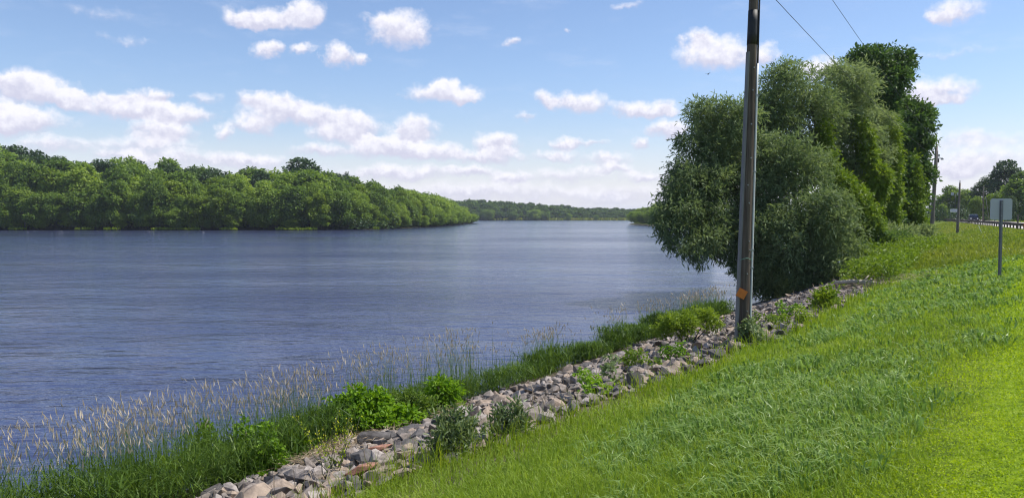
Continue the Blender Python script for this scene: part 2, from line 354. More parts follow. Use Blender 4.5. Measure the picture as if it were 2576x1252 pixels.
def terrain():
    u = np.concatenate([np.linspace(-220, -40, 19)[:-1], np.arange(-40, 60, 1.0), np.arange(60, 420, 4.0), np.geomspace(420, 6000, 22)])
    v = np.concatenate([-np.geomspace(3000, 330, 12), np.arange(-320, -12, 5.0), np.arange(-12, 16, .6), np.arange(16, 60, 2.0), np.geomspace(60, 6000, 26)])
    U, V_ = np.meshgrid(u, v, indexing='ij'); X = O[0] + U * D[0] + V_ * NI[0]; Y = O[1] + U * D[1] + V_ * NI[1]
    Z = Gz(X, Y); s = shore_dist(X, Y)
    var = np.clip(np.interp(s, [0, 6.0, 7.0, 10.4, 11.4], [0, 0, .5, .6, 1]), 0, 1)
    var = np.maximum(var, sstep(44, 60, Y) * sstep(0, 5, s) * .6); var = np.where((Y > 34) & (var > .65), .65, var)
    n, mm = X.shape; I = np.arange(n * mm).reshape(n, mm)
    Q = np.stack([I[:-1, :-1], I[1:, :-1], I[1:, 1:], I[:-1, 1:]], -1).reshape(-1, 4)
    keep = s.ravel()[Q].max(1) > -25; Q = Q[keep][:, ::-1]
    o = link('ground', mesh('ground', np.stack([X, Y, Z], -1).reshape(-1, 3), Q, ground_material(), var.ravel(), True))
    tag(o, 'grassy river bank ground sloping down to the water', 'ground', kind='structure')
    w = link('river', mesh('river', [(-7000, -600, -4.5), (7000, -600, -4.5), (7000, 9000, -4.5), (-7000, 9000, -4.5)], np.array([[0, 1, 2, 3]]), water_material()))
    tag(w, 'wide blue rippled river', 'river', kind='structure')
    gm = bpy.data.materials['ground_material']
    floor = plain('woodland_floor', (.030, .032, .014), .95, spec=.05)
    def island(name, loop, cen, hs, label):
        loop = np.array(loop, float); cen = np.array(cen); rings = []
        for f, h in hs: rings.append(np.column_stack([loop + (cen - loop) * f, np.full(len(loop), h)]))
        V = np.concatenate(rings); n = len(loop); Fc = []; fl = 0.0 if name == 'far_bank' else .6
        for k in range(len(hs) - 1):
            for i in range(n): Fc.append((k * n + i, k * n + (i + 1) % n, (k + 1) * n + (i + 1) % n, (k + 1) * n + i))
        o = link(name, mesh(name, V, np.array(Fc), floor if name == 'far_bank' else gm, np.full(len(V), fl), True)); tag(o, label, 'land', kind='structure')
    island('far_bank', [(-1200, 262), (-600, 255), (-300, 251), (-167, 250), (-100, 249), (-62, 250), (-46, 262), (-39, 290), (-33, 326), (-29, 420), (-25, 524), (-60, 640), (-250, 800), (-700, 900), (-1300, 800)],
           (-300, 480), [(0, -4.8), (.012, -4.1), (.05, -3.6), (.2, -3.0), (1, -2.5)], 'wooded island bank across the river')
    island('far_shore', [(-900, 930), (-300, 905), (-20, 880), (60, 890), (160, 905), (500, 980), (1500, 1300), (1500, 3000), (-1500, 3000), (-1500, 1000)],
           (100, 1900), [(0, -4.8), (.008, -4.0), (.05, -2.5), (.15, 1), (1, 4)], 'low far shore closing the river bend')
terrain()

# ------------------------------------------------------------------ foliage makers
def leaf_verts(p, ax, nr, ln, wd, fold=.12):
    """4-vertex pointed leaves"""
    ax = norm(ax); sd = norm(np.cross(ax, nr)); up = norm(np.cross(sd, ax)); ln = ln[:, None]; wd = wd[:, None]
    mid = p + ax * ln * .45 + up * ln * fold
    V = np.stack([p, mid + sd * wd * .5, p + ax * ln, mid - sd * wd * .5], 1)
    n = len(p); return V.reshape(-1, 3), np.arange(n * 4).reshape(n, 4)
def ovate_verts(p, ax, nr, ln, wd):
    """6-vertex folded broad leaves"""
    ax = norm(ax); sd = norm(np.cross(ax, nr)); up = norm(np.cross(sd, ax)); ln = ln[:, None]; wd = wd[:, None]
    a = p + ax * ln * .35; b = p + ax * ln * .72
    V = np.stack([p, a + sd * wd * .5 + up * wd * .18, b + sd * wd * .36 + up * wd * .1 - up * ln * .05, p + ax * ln - up * ln * .16, b - sd * wd * .36 + up * wd * .1 - up * ln * .05, a - sd * wd * .5 + up * wd * .18], 1)
    n = len(p); k = np.arange(n)[:, None] * 6
    return V.reshape(-1, 3), np.concatenate([k + np.array([[0, 1, 2, 3]]), k + np.array([[0, 3, 4, 5]])])
def blob_leaves(blobs, n, size, aspect, droop=.0, ovate=False, jit=.25, up=.45, inner=.55, lump=None, rad=.35, sprig=0):
    """leaves spread through the outer shell of many overlapping clumps. blobs: (x,y,z,rx,ry,rz)"""
    B = np.array(blobs, float); wt = (B[:, 3] * B[:, 5] + B[:, 3] * B[:, 4] + B[:, 4] * B[:, 5]); wt /= wt.sum()
    k = R.choice(len(B), n, p=wt); dr = rdir(n); dr[:, 2] = np.where(R.random(n) < .35, np.abs(dr[:, 2]), dr[:, 2])
    # lumpy radius: each clump breaks up into twigs
    ph = R.random((len(B), 3)) * 9; f = 5.0
    lum = (np.sin(dr[:, 0] * f + ph[k, 0]) * np.sin(dr[:, 1] * f + ph[k, 1]) + np.sin(dr[:, 2] * f * 1.3 + ph[k, 2]) * np.sin(dr[:, 0] * 8 + ph[k, 1]))
    rr = (1 - inner * R.random(n) ** 2.2) * (1 + jit * .55 * lum) + R.normal(0, jit * .18, n)
    c = B[k, :3]; rv = B[k, 3:]; p = c + dr * rv * rr[:, None]
    keep = np.ones(n, bool)
    for j in range(len(B)):
        q = ((p - B[j, :3]) / B[j, 3:]); keep &= ~(((q ** 2).sum(1) < .33) & (k != j))
    p, dr, k = p[keep], dr[keep], k[keep]; n = len(p)
    pv = R.random(n) * .75 + (R.random(len(B)) * .35)[k]
    if sprig:                    # each point grows a short drooping twig of leaves
        tw = norm(dr * .8 + R.normal(0, .6, (n, 3)) + np.array((0, 0, .25 - droop))); rep_ = lambda a: np.repeat(a, sprig, axis=0)
        f = np.tile((np.arange(sprig) + .5) / sprig, n)[:, None]; m = n * sprig; fan = rdir(m)
        p = rep_(p) + rep_(tw) * f * size * 2.0 + np.array((0, 0, -1)) * (f ** 2) * size * .5 * droop * 2 + fan * size * .12
        nr = norm(rep_(norm(dr * .7 + np.array((0, 0, up)) + R.normal(0, .45, (n, 3)))) + R.normal(0, .30, (m, 3))); ax = norm(rep_(tw) * .9 + fan * .9 + np.array((0, 0, -droop * .6)))
        dr, n, pv = rep_(dr), m, rep_(pv) + R.normal(0, .08, m)
    else:
        nr = norm(dr * .75 + np.array((0, 0, up)) + R.normal(0, .5, (n, 3))); ax = norm(np.cross(nr, rdir(n)) + dr * rad + np.array((0, 0, -droop)))
    ln = size * R.uniform(.6, 1.25, n); wd = ln * aspect * R.uniform(.8, 1.2, n)
    var = np.clip(pv, 0, 1)
    if ovate: V, Fc = ovate_verts(p, ax, nr, ln, wd); return V, Fc, np.repeat(var, 6)
    V, Fc = leaf_verts(p, ax, nr, ln, wd); return V, Fc, np.repeat(var, 4)
def cat(parts):
    Vs, Fs, vs, o = [], [], [], 0
    for V, Fc, v in parts: Vs.append(V); Fs.append(Fc + o); vs.append(v); o += len(V)
    return np.concatenate(Vs), np.concatenate(Fs), np.concatenate(vs)
def limb_path(a, b, n=5, wob=.15):
    a, b = np.array(a, float), np.array(b, float); L_ = np.linalg.norm(b - a)
    return [tuple(a + (b - a) * i / n + (R.normal(0, wob * L_ * .2, 3) if 0 < i < n else 0)) for i in range(n + 1)]
def trunk_mesh(name, mat, paths, n=7):
    mb = MB()
    for a, b, r0, r1 in paths:
        p = limb_path(a, b); mb.tube(p, [r0 + (r1 - r0) * i / (len(p) - 1) for i in range(len(p))], n)
    return mb.me(name, mat)

# ------------------------------------------------------------------ far trees
def crown_blobs(h, w, base, nb, seed, shape='round'):
    r = np.random.default_rng(seed); out = []
    zc, hz = (h + base) / 2, (h - base) / 2
    for i in range(nb):
        f = i / nb; d = r.normal(size=3); d /= np.linalg.norm(d); q = r.uniform(.55, .82)
        prof = 1.0 if shape == 'round' else (1.15 - .5 * max(d[2], 0))
        b = r.uniform(.22, .36) * w * .5
        out.append((d[0] * w * .5 * q * prof, d[1] * w * .5 * q * prof, zc + d[2] * hz * .8, b * 1.15, b * 1.15, b * r.uniform(.7, 1.0)))
    out.append((0, 0, zc, w * .33, w * .33, hz * .66))
    return out
def far_tree(h, w, base, nb, seed, n, leaf, mat, shape='round', aspect=.62, droop=.1):
    """returns trunk mesh, crown mesh, raw crown arrays (unit: metres, base at origin)"""
    bl = crown_blobs(h, w, base, nb, seed, shape)
    V, Fc, var = blob_leaves(bl, n, leaf, aspect, droop, jit=.35)
    V[:, 2] = np.maximum(V[:, 2], .1)
    cr = mesh('crown', V, Fc, mat, var)
    tr = trunk_mesh('trunk', M['far_bark'], [((0, 0, -.6), (.2, .1, h * .75), .24, .07), ((0, 0, h * .2), (w * .25, .3, h * .55), .12, .05), ((0, 0, h * .25), (-w * .25, -.4, h * .6), .12, .05), ((0, 0, h * .15), (w * .1, -w * .3, h * .4), .10, .04)], 6)
    return tr, cr, (V, Fc, var)
protos = {'mid': [], 'bright': [], 'dark': [], 'willow': []}
raw = []
for i in range(6):
    t = far_tree(16, R.uniform(10, 13), [.3, .8, .2, 1.2, .5, .6][i], 40, 100 + i, 8000, .85, M['far_leaf'], ['round', 'cone'][i % 2]); protos['mid'].append(t[:2]); raw.append(t[2])
for i in range(3): protos['bright'].append(far_tree(15, R.uniform(10, 13), .4, 34, 200 + i, 7500, .85, M['far_leaf_bright'])[:2])
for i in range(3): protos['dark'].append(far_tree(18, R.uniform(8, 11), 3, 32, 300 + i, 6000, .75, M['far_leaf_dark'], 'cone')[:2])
for i in range(3): protos['willow'].append(far_tree(9, 9, .2, 24, 400 + i, 4500, .75, M['far_leaf'], 'round', .4, .5)[:2])
PH = {'mid': 16, 'bright': 15, 'dark': 18, 'willow': 9}
LAB = {'mid': ('mid green broadleaf tree standing in the dense wood on the left far bank', 'mid green trees of the wood across the river'),
       'bright': ('bright yellow-green broadleaf tree in the front of the wood on the left far bank', 'bright trees of the wood across the river'),
       'dark': ('dark blue-green tree showing over the back of the wood on the left far bank', 'dark trees at the back of the wood across the river'),
       'willow': ('low spreading willow leaning over the water along the point of the wooded far bank', 'low willows at the point of the far bank')}
def plant_tree(kind, x, y, z, h, wf=1.0, label=None, group=None, name='broadleaf_tree'):
    tr, cr = protos[kind][R.integers(len(protos[kind]))]; s = h / PH[kind]
    o = link(name, None, None, (x, y, z), R.uniform(0, 6.28), (s * wf, s * wf, s))
    tag(o, label or LAB[kind][0], 'tree', None if label else LAB[kind][1])
    if group: o['group'] = group
    link('trunk', tr, o); link('crown', cr, o); return o
# skyline of the wood: photo x (2576) -> photo y of the tree tops
SKX = [-600, 0, 60, 100, 130, 230, 330, 345, 420, 450, 520, 590, 630, 665, 700, 760, 815, 850, 900, 960, 1010, 1060, 1100, 1150, 1195, 1230]
SKY = [372, 376, 378, 392, 392, 402, 408, 410, 406, 412, 428, 432, 428, 436, 432, 430, 434, 440, 450, 456, 466, 476, 490, 510, 540, 560]
def sky_h(x, y):
    px = 512 + F * x / y; d = np.interp(px * 2.5156, SKX, SKY); return (216 - d / 2.5156) / F * y
def wood():
    LS = np.array([(-300, 251), (-230, 250.5), (-167, 250), (-100, 249), (-62, 250), (-46, 262), (-39, 290), (-33, 326), (-29, 420), (-25, 524)], float)
    seg = np.linalg.norm(np.diff(LS, axis=0), axis=1); cum = np.concatenate(([0], np.cumsum(seg)))
    n = 0
    for row, (dep, f0, f1, step) in enumerate([(1.6, .14, .32, 9.5), (3.5, .50, .76, 6.4), (9, .66, .90, 7.0), (16, .82, .97, 8), (27, .93, 1.03, 9.5), (44, .98, 1.06, 11)]):
        t = 30 + R.uniform(0, 4)
        while t < cum[-1] - 1:
            k = np.searchsorted(cum, t) - 1; f = (t - cum[k]) / seg[k]; p = LS[k] + f * (LS[k + 1] - LS[k])
            dr = (LS[k + 1] - LS[k]) / seg[k]; nr = np.array((-dr[1], dr[0])); q = p + nr * (dep + R.uniform(-1.5, 1.5)) + dr * R.uniform(-1.5, 1.5)
            if q[1] > 300 and row > 3: t += step * 1.5; continue
            top = sky_h(q[0], q[1]); H = (top + 4.0) * R.uniform(f0, f1)
            wf = R.uniform(.85, 1.25)
            if row == 0: wf = R.uniform(1.1, 1.6)
            elif row < 3: wf = R.uniform(.68, 1.05)
            if q[1] > 330: kind, wf = ('willow' if R.random() < .65 else 'mid'), 1.25
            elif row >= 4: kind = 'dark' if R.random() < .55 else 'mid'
            else: kind = 'bright' if R.random() < .24 else 'mid'
            if q[1] > 330: H = max(H, 6.0)
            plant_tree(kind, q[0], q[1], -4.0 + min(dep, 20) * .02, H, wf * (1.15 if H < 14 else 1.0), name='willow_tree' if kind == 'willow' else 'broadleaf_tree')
            n += 1; t += step * R.uniform(.8, 1.2) * (1 if q[1] < 320 else 1.25)
    def special(dx, dtop, Y, kind, label, w):
        x = (dx / 2.5156 - 512) / F * Y; top = (216 - dtop / 2.5156) / F * Y
        plant_tree(kind, x, Y, -3.4, top + 3.6, w, label)
    special(758, 396, 292, 'dark', 'tallest rounded dark green tree rising out of the wood across the river', 1.35)
    special(634, 417, 296, 'dark', 'grey-green dome-topped tree on the skyline left of the tallest tree across the river', 1.05)
    special(872, 431, 300, 'dark', 'small dark pointed treetop on the skyline right of the tallest tree across the river', .5)
    special(335, 396, 288, 'mid', 'thin upright treetop poking above the bright crowns at the left of the wood', .55)
    special(40, 372, 296, 'dark', 'dark pointed treetop at the far left end of the wood skyline', .7)
    return n
NW = wood()
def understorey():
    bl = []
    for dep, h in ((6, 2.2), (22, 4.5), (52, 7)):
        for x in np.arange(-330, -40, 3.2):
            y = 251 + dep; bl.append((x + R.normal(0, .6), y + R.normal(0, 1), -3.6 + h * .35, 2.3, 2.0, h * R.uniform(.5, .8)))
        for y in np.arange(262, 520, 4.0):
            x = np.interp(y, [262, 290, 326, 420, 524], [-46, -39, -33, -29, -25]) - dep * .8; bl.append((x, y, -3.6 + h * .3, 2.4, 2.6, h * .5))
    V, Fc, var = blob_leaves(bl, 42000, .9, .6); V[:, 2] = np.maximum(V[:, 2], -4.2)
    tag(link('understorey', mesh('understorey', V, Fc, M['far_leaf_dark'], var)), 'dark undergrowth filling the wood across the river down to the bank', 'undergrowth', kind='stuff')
understorey()
# grass tongues at the foot of the wood
def far_grass(name, spots, hgt, n, label, mat, wd=.5):
    P = []
    for x0, x1, Y, dp in spots:
        k = int(n * (x1 - x0)); x = R.uniform(x0, x1, k); y = Y + R.uniform(0, dp, k); P.append(np.stack([x, y, np.full(k, -4.35)], 1))
    P = np.concatenate(P); k = len(P); ax = norm(R.normal(0, .35, (k, 3)) + np.array((0, 0, 1)))
    h = hgt * R.uniform(.4, 1.1, k); V, Fc = leaf_verts(P, ax, rdir(k), h, np.full(k, wd) * R.uniform(.6, 1.3, k))
    tag(link(name, mesh(name, V, Fc, mat, np.repeat(R.random(k), 4))), label, 'grass', kind='stuff')
far_grass('bank_grass', [(-163, -158, 247.5, 3), (-141, -136, 247, 3), (-132, -127, 247.2, 3), (-116, -101, 247, 3), (-94, -89, 247, 3), (-76, -63, 247, 3.5), (-47, -45, 258, 3)], 1.1, 26, 'low bright green grass along the waterline of the wooded far bank', M['long_grass'])
# far shore wood: reads as one mass
def far_wood():
    parts = []
    def put(i, x, y, z, h, w):
        V, Fc, var = raw[i]; k = R.choice(len(Fc), 1900, replace=False); f = Fc[k]; v = V[f.ravel()].reshape(-1, 4, 3)
        c = v.mean(1, keepdims=True); v = c + (v - c) * 2.5; a = R.uniform(0, 6.28); ca, sa = math.cos(a), math.sin(a)
        v = v.reshape(-1, 3) * np.array((w, w, h)) / 16
        v = np.stack([v[:, 0] * ca - v[:, 1] * sa + x, v[:, 0] * sa + v[:, 1] * ca + y, v[:, 2] + z], 1)
        parts.append((v, np.arange(len(v)).reshape(-1, 4), np.repeat(np.clip(R.random(len(f)) * .55 + R.uniform(0, .25), 0, 1), 4)))
    for row, (dy, f0, f1, st) in enumerate([(4, .28, .5, 6), (9, .5, .78, 6), (20, .7, .95, 7), (40, .85, 1.0, 7), (90, .92, 1.05, 8)]):
        x = -75.0
        while x < 250:
            Y = np.interp(x, [-20, 60, 160, 500], [880, 890, 905, 980]) + dy
            px = 512 + F * x / Y; d = np.interp(px * 2.5156, [1150, 1195, 1260, 1330, 1400, 1480, 1580, 1800], [508, 507, 511, 514, 519, 526, 529, 532])
            H = ((216 - d / 2.5156) / F * Y + 4.0) * R.uniform(f0, f1) + (-1 if row else 0)
            put(R.integers(len(raw)), x, Y, -4 + .04 * dy, H, max(H, 16) * R.uniform(1.0, 1.3)); x += st * R.uniform(.75, 1.25)
    V, Fc, var = cat(parts)
    tag(link('far_wood', mesh('far_wood', V, Fc, M['far_leaf'], var)), 'distant dark green wood lining the far end of the river', 'wood', kind='stuff')
far_wood()
far_grass('shore_reeds', [(-22, 250, 874, 9)], 3.2, 8, 'pale green strip of reeds along the distant shore', M['meadow_grass'], 2.6)
for dx, w, h in [(1228, 1.0, 13), (1290, .9, 10), (1345, 1.3, 12), (1372, .9, 10), (1430, .8, 7.5), (1205, .8, 8), (1500, .7, 6)]:
    Y = 872.0; x = (dx / 2.5156 - 512) / F * Y
    plant_tree('willow', x, Y, -4.2, h, w * 1.3, 'pale rounded willow at the edge of the distant shore', 'willows along the distant shore', 'willow_tree')
for i in range(26):
    t = i / 25; y = 318 + 140 * t + R.uniform(-4, 4); dep = [4, 9, 16][i % 3]; x = 66 + dep + R.uniform(-2, 2)
    if y > 443: x += (y - 443) * .4
    plant_tree(['willow', 'mid', 'mid'][i % 3], x, y, -3.9, [6.5, 9.5, 11.5][i % 3] * R.uniform(.9, 1.12), 1.25, 'rounded green tree on the right bank beyond the big willow', 'trees on the right bank beyond the willow')

# ------------------------------------------------------------------ trees behind the road
def road_trees():
    lab = [(1004, 160, 215, 'dark', 1.0, 'tall loose-crowned dark tree at the right edge of the picture, behind the road sign'),
           (1022, 172, 195, 'mid', 1.0, 'bright-topped tree at the right edge of the picture, beyond the road'),
           (984, 177, 225, 'dark', 1.1, 'dark bushy tree behind the road between the leaning guy wire and the sign'),
           (966, 190, 235, 'mid', .9, 'rounded tree behind the road just right of the middle distant pole'),
           (950, 186, 240, 'mid', 1.0, 'rounded dark tree standing beyond the road behind the small white sign'),
           (934, 199, 260, 'dark', .75, 'small dark tree beyond the road seen between the two left distant poles'),
           (1040, 165, 205, 'dark', 1.1, 'dark tree beyond the road just outside the right edge'),
           (976, 196, 212, 'mid', .8, 'low tree by the roadside behind the dark car'), (994, 192, 205, 'mid', .85, 'low dark tree behind the back of the road sign'),
           (942, 204, 215, 'mid', .8, 'low bushy tree beyond the guardrail left of the small white sign'), (960, 204, 218, 'dark', .8, 'low shady tree behind the twin-lamp pole'),
           (1010, 196, 190, 'dark', 1.0, 'low shady tree beyond the road right of the sign post')]
    for px, top, Y, kind, wf, l in lab:
        x = (px - 512) / F * Y; H = (216 - top) / F * Y + 1.2
        plant_tree(kind, x, Y, -1.0, H, wf * 1.05, l, 'trees beyond the road')
    parts = []
    x = np.arange(920, 1060, 2.2)
    bl = []
    for px in x:
        Y = R.uniform(205, 250); h = R.uniform(1.2, 2.6); bl.append(((px - 512) / F * Y, Y, .2, 2.2, 2.0, h))
    V, Fc, var = blob_leaves(bl, 9000, .6, .6)
    tag(link('roadside_scrub', mesh('roadside_scrub', V, Fc, M['far_leaf_dark'], var)), 'low dark scrub under the trees beyond the road', 'scrub', kind='stuff')
road_trees()

# ------------------------------------------------------------------ the big thicket
DP = 1 / 2.5156 / F
def bl_px(lst, flat=.85):
    out = []
    for x, y, r, Y in lst:
        p = atY(x, y, Y); q = r * DP * Y; out.append((*p, q, q * 1.1, q * flat))
    return out
def sub_blobs(bl, k, f=.45):
    """break big clumps into sprays so the crown has lit tops and dark gaps"""
    out = list((b[0], b[1], b[2], b[3] * .74, b[4] * .78, b[5] * .70) for b in bl)
    for b in bl:
        for _ in range(k):
            d = rdir(1)[0]; q = R.uniform(.70, 1.10); s = R.uniform(.5, 1.5) * f; d[2] = abs(d[2]) if R.random() < .3 else d[2]
            out.append((b[0] + d[0] * b[3] * q, b[1] + d[1] * b[4] * q, b[2] + d[2] * b[5] * q, b[3] * s, b[4] * s, b[5] * s * .85))
    return out
def big_tree(name, base, lst, n, leaf, asp, mat, droop, label, limbs, sub=15, extra=None, bark='bark'):
    o = thing(name, base, label, 'tree'); b3 = np.array(base)
    bl = sub_blobs(bl_px(lst), sub, .34)
    V, Fc, var = blob_leaves(bl, n, leaf, asp, droop, jit=.42, inner=.6, sprig=6)
    parts = [(V, Fc, var)] + ([extra] if extra else [])
    V, Fc, var = cat(parts)
    g = Gz(V[:, 0], V[:, 1]); V[:, 2] = np.maximum(V[:, 2], np.maximum(g, -4.5) + .12)
    link('crown', mesh('crown', V - b3, Fc, mat, var), o)
    ps = []
    for tgt, r0 in limbs:
        p = atY(*tgt); ps.append((np.array((R.normal(0, .15), R.normal(0, .15), -.4)), p - b3, r0, r0 * .3))
    link('trunk', trunk_mesh('trunk', M[bark], ps, 8), o)
    return o
def strands(lst, n, leaf, asp):
    """hanging sprays: (x, y_top, y_bottom, Y)"""
    P = []
    for x, y0, y1, Y in lst:
        k = n; f = R.random(k) ** 1.2; a = atY(x, y0, Y); b = atY(x + R.uniform(-8, 8), y1, Y)
        p = a + (b - a) * f[:, None] + R.normal(0, 1, (k, 3)) * (.32 * (1 - .6 * f))[:, None]; P.append(p)
    P = np.concatenate(P); k = len(P); ax = norm(R.normal(0, .5, (k, 3)) + np.array((0, 0, -.8)))
    ln = leaf * R.uniform(.7, 1.3, k); V, Fc = leaf_verts(P, ax, rdir(k), ln, ln * asp); return V, Fc, np.repeat(R.random(k) * .7, 4)
def ground3(px, Y, s_off=0):
    x = (px - 512) / F * Y; return (x, Y, G(x, Y))
wb = (15.2, 41.0, G(15.2, 41.0))
st = strands([(1670, 560, 610, 38), (1690, 590, 625, 37.5), (1720, 600, 640, 37), (1745, 610, 650, 37), (1765, 620, 668, 36.8), (1790, 600, 635, 37), (1820, 600, 650, 37.5), (1838, 610, 660, 38), (1660, 520, 580, 38.5), (1850, 640, 680, 38)], 260, .26, .22)
big_tree('willow_tree', wb, [(1809, 306, 64, 41), (1761, 362, 50, 40.5), (1815, 356, 62, 41.5), (1724, 460, 60, 39.5), (1788, 462, 66, 40), (1700, 500, 38, 39.2), (1718, 560, 55, 38.5), (1791, 565, 58, 39), (1779, 612, 40, 37.8), (1850, 600, 60, 39.8), (1850, 470, 70, 41),
    (1960, 392, 62, 39.5), (1996, 436, 74, 39), (1925, 455, 60, 39.5), (2044, 535, 82, 37.2), (1984, 595, 74, 37), (2068, 615, 72, 36.6), (1947, 655, 50, 37.5), (2096, 690, 36, 36.4), (2030, 690, 50, 36.6), (1990, 725, 42, 39), (1940, 730, 36, 39.5), (2045, 732, 34, 38), (1905, 715, 34, 40), (1900, 560, 70, 39.6), (1900, 660, 55, 39.5)],
    19000, .26, .25, M['willow_leaf'], .45, 'huge leaning silvery green willow overhanging the water behind the wooden pole',
    [((1870, 470, 41.5), .34), ((1800, 420, 41), .26), ((1760, 520, 39.5), .24), ((1990, 560, 38.5), .26), ((2060, 640, 37.5), .18), ((1950, 420, 40.5), .24)], extra=st)
b2 = ground3(835, 47)
big_tree('willow_tree', b2, [(1984, 234, 70, 45), (1935, 284, 46, 44.5), (2032, 276, 58, 45.5), (1960, 330, 50, 45), (1905, 340, 45, 45), (2060, 380, 40, 46.5), (2030, 350, 40, 46.5), (2085, 270, 38, 47), (2095, 340, 45, 48), (2112, 420, 50, 49), (1890, 300, 40, 45.5), (1870, 380, 50, 43.5)],
    7500, .26, .25, M['willow_leaf'], .35, 'rounded top of the willow crown just right of the wooden pole', [((1990, 300, 45.5), .3), ((2040, 260, 46), .24), ((1940, 340, 45), .22), ((2090, 420, 46.5), .2)])
b3_ = ground3(852, 49)
big_tree('willow_tree', b3_, [(2128, 224, 64, 48), (2174, 214, 40, 49), (2140, 290, 48, 48.5), (2168, 340, 34, 48.5), (2130, 450, 40, 50), (2160, 520, 44, 49.5), (2200, 590, 44, 48.5), (2150, 600, 46, 46.5), (2110, 350, 46, 48.5), (2190, 390, 42, 51), (2195, 310, 36, 51), (2170, 450, 46, 50)], 
    7500, .26, .25, M['willow_leaf'], .4, 'narrow pale willow crown between the rounded willow top and the tall dark elm', [((2135, 250, 48.5), .3), ((2170, 320, 49.5), .24), ((2110, 330, 48.5), .2), ((2190, 520, 49.5), .16)])
b4 = ground3(880, 54)
big_tree('elm_tree', b4, [(2213, 176, 52, 53.5), (2166, 160, 24, 53), (2252, 168, 33, 54), (2248, 208, 33, 54), (2190, 222, 36, 53), (2213, 258, 38, 53.5), (2207, 303, 36, 53.5), (2240, 330, 34, 54.5), (2250, 420, 38, 55.5), (2262, 330, 30, 56), (2200, 360, 34, 54), (2215, 430, 36, 54.5), (2222, 500, 40, 54.5), (2215, 560, 42, 53.5)],
    7000, .28, .5, M['elm_leaf'], .25, 'tall dark elm whose round leafy head stands above the rest of the thicket', [((2220, 180, 53.5), .32), ((2250, 200, 54), .18), ((2190, 190, 53), .16)])
b5 = ground3(912, 58)
big_tree('ash_tree', b5, [(2288, 294, 34, 57), (2262, 260, 22, 57), (2288, 364, 36, 58), (2296, 412, 22, 58), (2276, 440, 40, 57), (2284, 500, 34, 58), (2272, 575, 36, 57), (2262, 380, 36, 57), (2325, 292, 12, 58), (2338, 298, 8, 58), (2330, 322, 10, 58), (2312, 342, 10, 58)],
    6500, .28, .5, M['elm_leaf'], .3, 'dark broadleaf tree at the right end of the thicket with ragged twigs against the sky', [((2290, 330, 57.5), .26), ((2310, 430, 58), .16), ((2335, 296, 58), .08), ((2290, 520, 57.5), .14)])
# climbing vines: bright curtains hung on the trunks
def vine(base_px, Y, pts, n, label):
    b = ground3(base_px, Y); b_ = np.array(b); o = thing('climbing_vine', b, label, 'vine', 'vines climbing the thicket')
    lst = []
    for (x0, y0, r0), (x1, y1, r1) in zip(pts, pts[1:]):
        k = max(2, int(math.hypot(x1 - x0, y1 - y0) / 20))
        for i in range(k):
            f = i / k; lst.append((x0 + (x1 - x0) * f + R.uniform(-5, 5), y0 + (y1 - y0) * f, (r0 + (r1 - r0) * f) * R.uniform(.75, 1.2), Y + R.uniform(-.4, .4)))
    V, Fc, var = blob_leaves(bl_px(lst, 1.2), n // 4, .20, .55, .6, jit=.45, inner=.8, sprig=5)
    V[:, 2] = np.maximum(V[:, 2], Gz(V[:, 0], V[:, 1]) + .1)
    link('foliage', mesh('foliage', V - b_, Fc, M['vine_leaf'], var), o)
    mb = MB(); mb.tube([(0, 0, -.2)] + [tuple(atY(x, y, Y + .3) - b_) for x, y, r in reversed(pts)], .05, 6); mb.build('stem', M['dark_stem'], o)
vine(845, 45.0, [(2074, 312, 14), (2077, 412, 17), (2092, 446, 20), (2140, 488, 26), (2182, 545, 28), (2213, 623, 28), (2237, 668, 24)], 13000, 'longest bright yellow-green vine curtain, sweeping down the middle of the thicket')
vine(868, 47.3, [(2164, 312, 13), (2182, 388, 16), (2207, 442, 18), (2213, 505, 18)], 7000, 'bright vine curtain hanging just left of the tall dark elm')
vine(885, 51.5, [(2243, 303, 9), (2249, 388, 12), (2249, 472, 13), (2243, 563, 16), (2250, 630, 26)], 7500, 'bright vine column climbing the trunk of the tall dark elm')
vine(905, 55.3, [(2290, 400, 10), (2297, 470, 20), (2297, 540, 22), (2288, 605, 24)], 7000, 'vine curtain draped over the tree at the right end of the thicket')
def tall_weeds():
    x, y, r = radial(60000, 33, 72, 20, 34); s = shore_dist(x, y); pt = vnoise(x, y, .45)
    px = 512 + F * x / y; k = (s > np.where(y < 47, 5.4, 1.5)) & (px > 845 + (y - 33) * 2.2) & (px < 945 + 20 * pt - np.abs(y - 46) * .8) & (s < 7.5) & (R.random(len(x)) < .3 + pt); x, y, pt = x[k], y[k], pt[k]; n = len(x)
    P = np.stack([x, y, Gz(x, y) + R.random(n) ** .7 * (.35 + .8 * pt)], 1); nr = norm(R.normal(0, .6, (n, 3)) + np.array((0, 0, .8))); ln = .15 * R.uniform(.6, 1.4, n)
    V, Fc = leaf_verts(P, np.cross(nr, rdir(n)), nr, ln, ln * .5); tag(link('tall_weeds', mesh('tall_weeds', V, Fc, M['vine_leaf'], np.repeat(np.clip(R.random(n) * .6 + .3 * pt, 0, 1), 4))), 'light green weeds massed between the thicket and the meadow', 'weeds', kind='stuff')
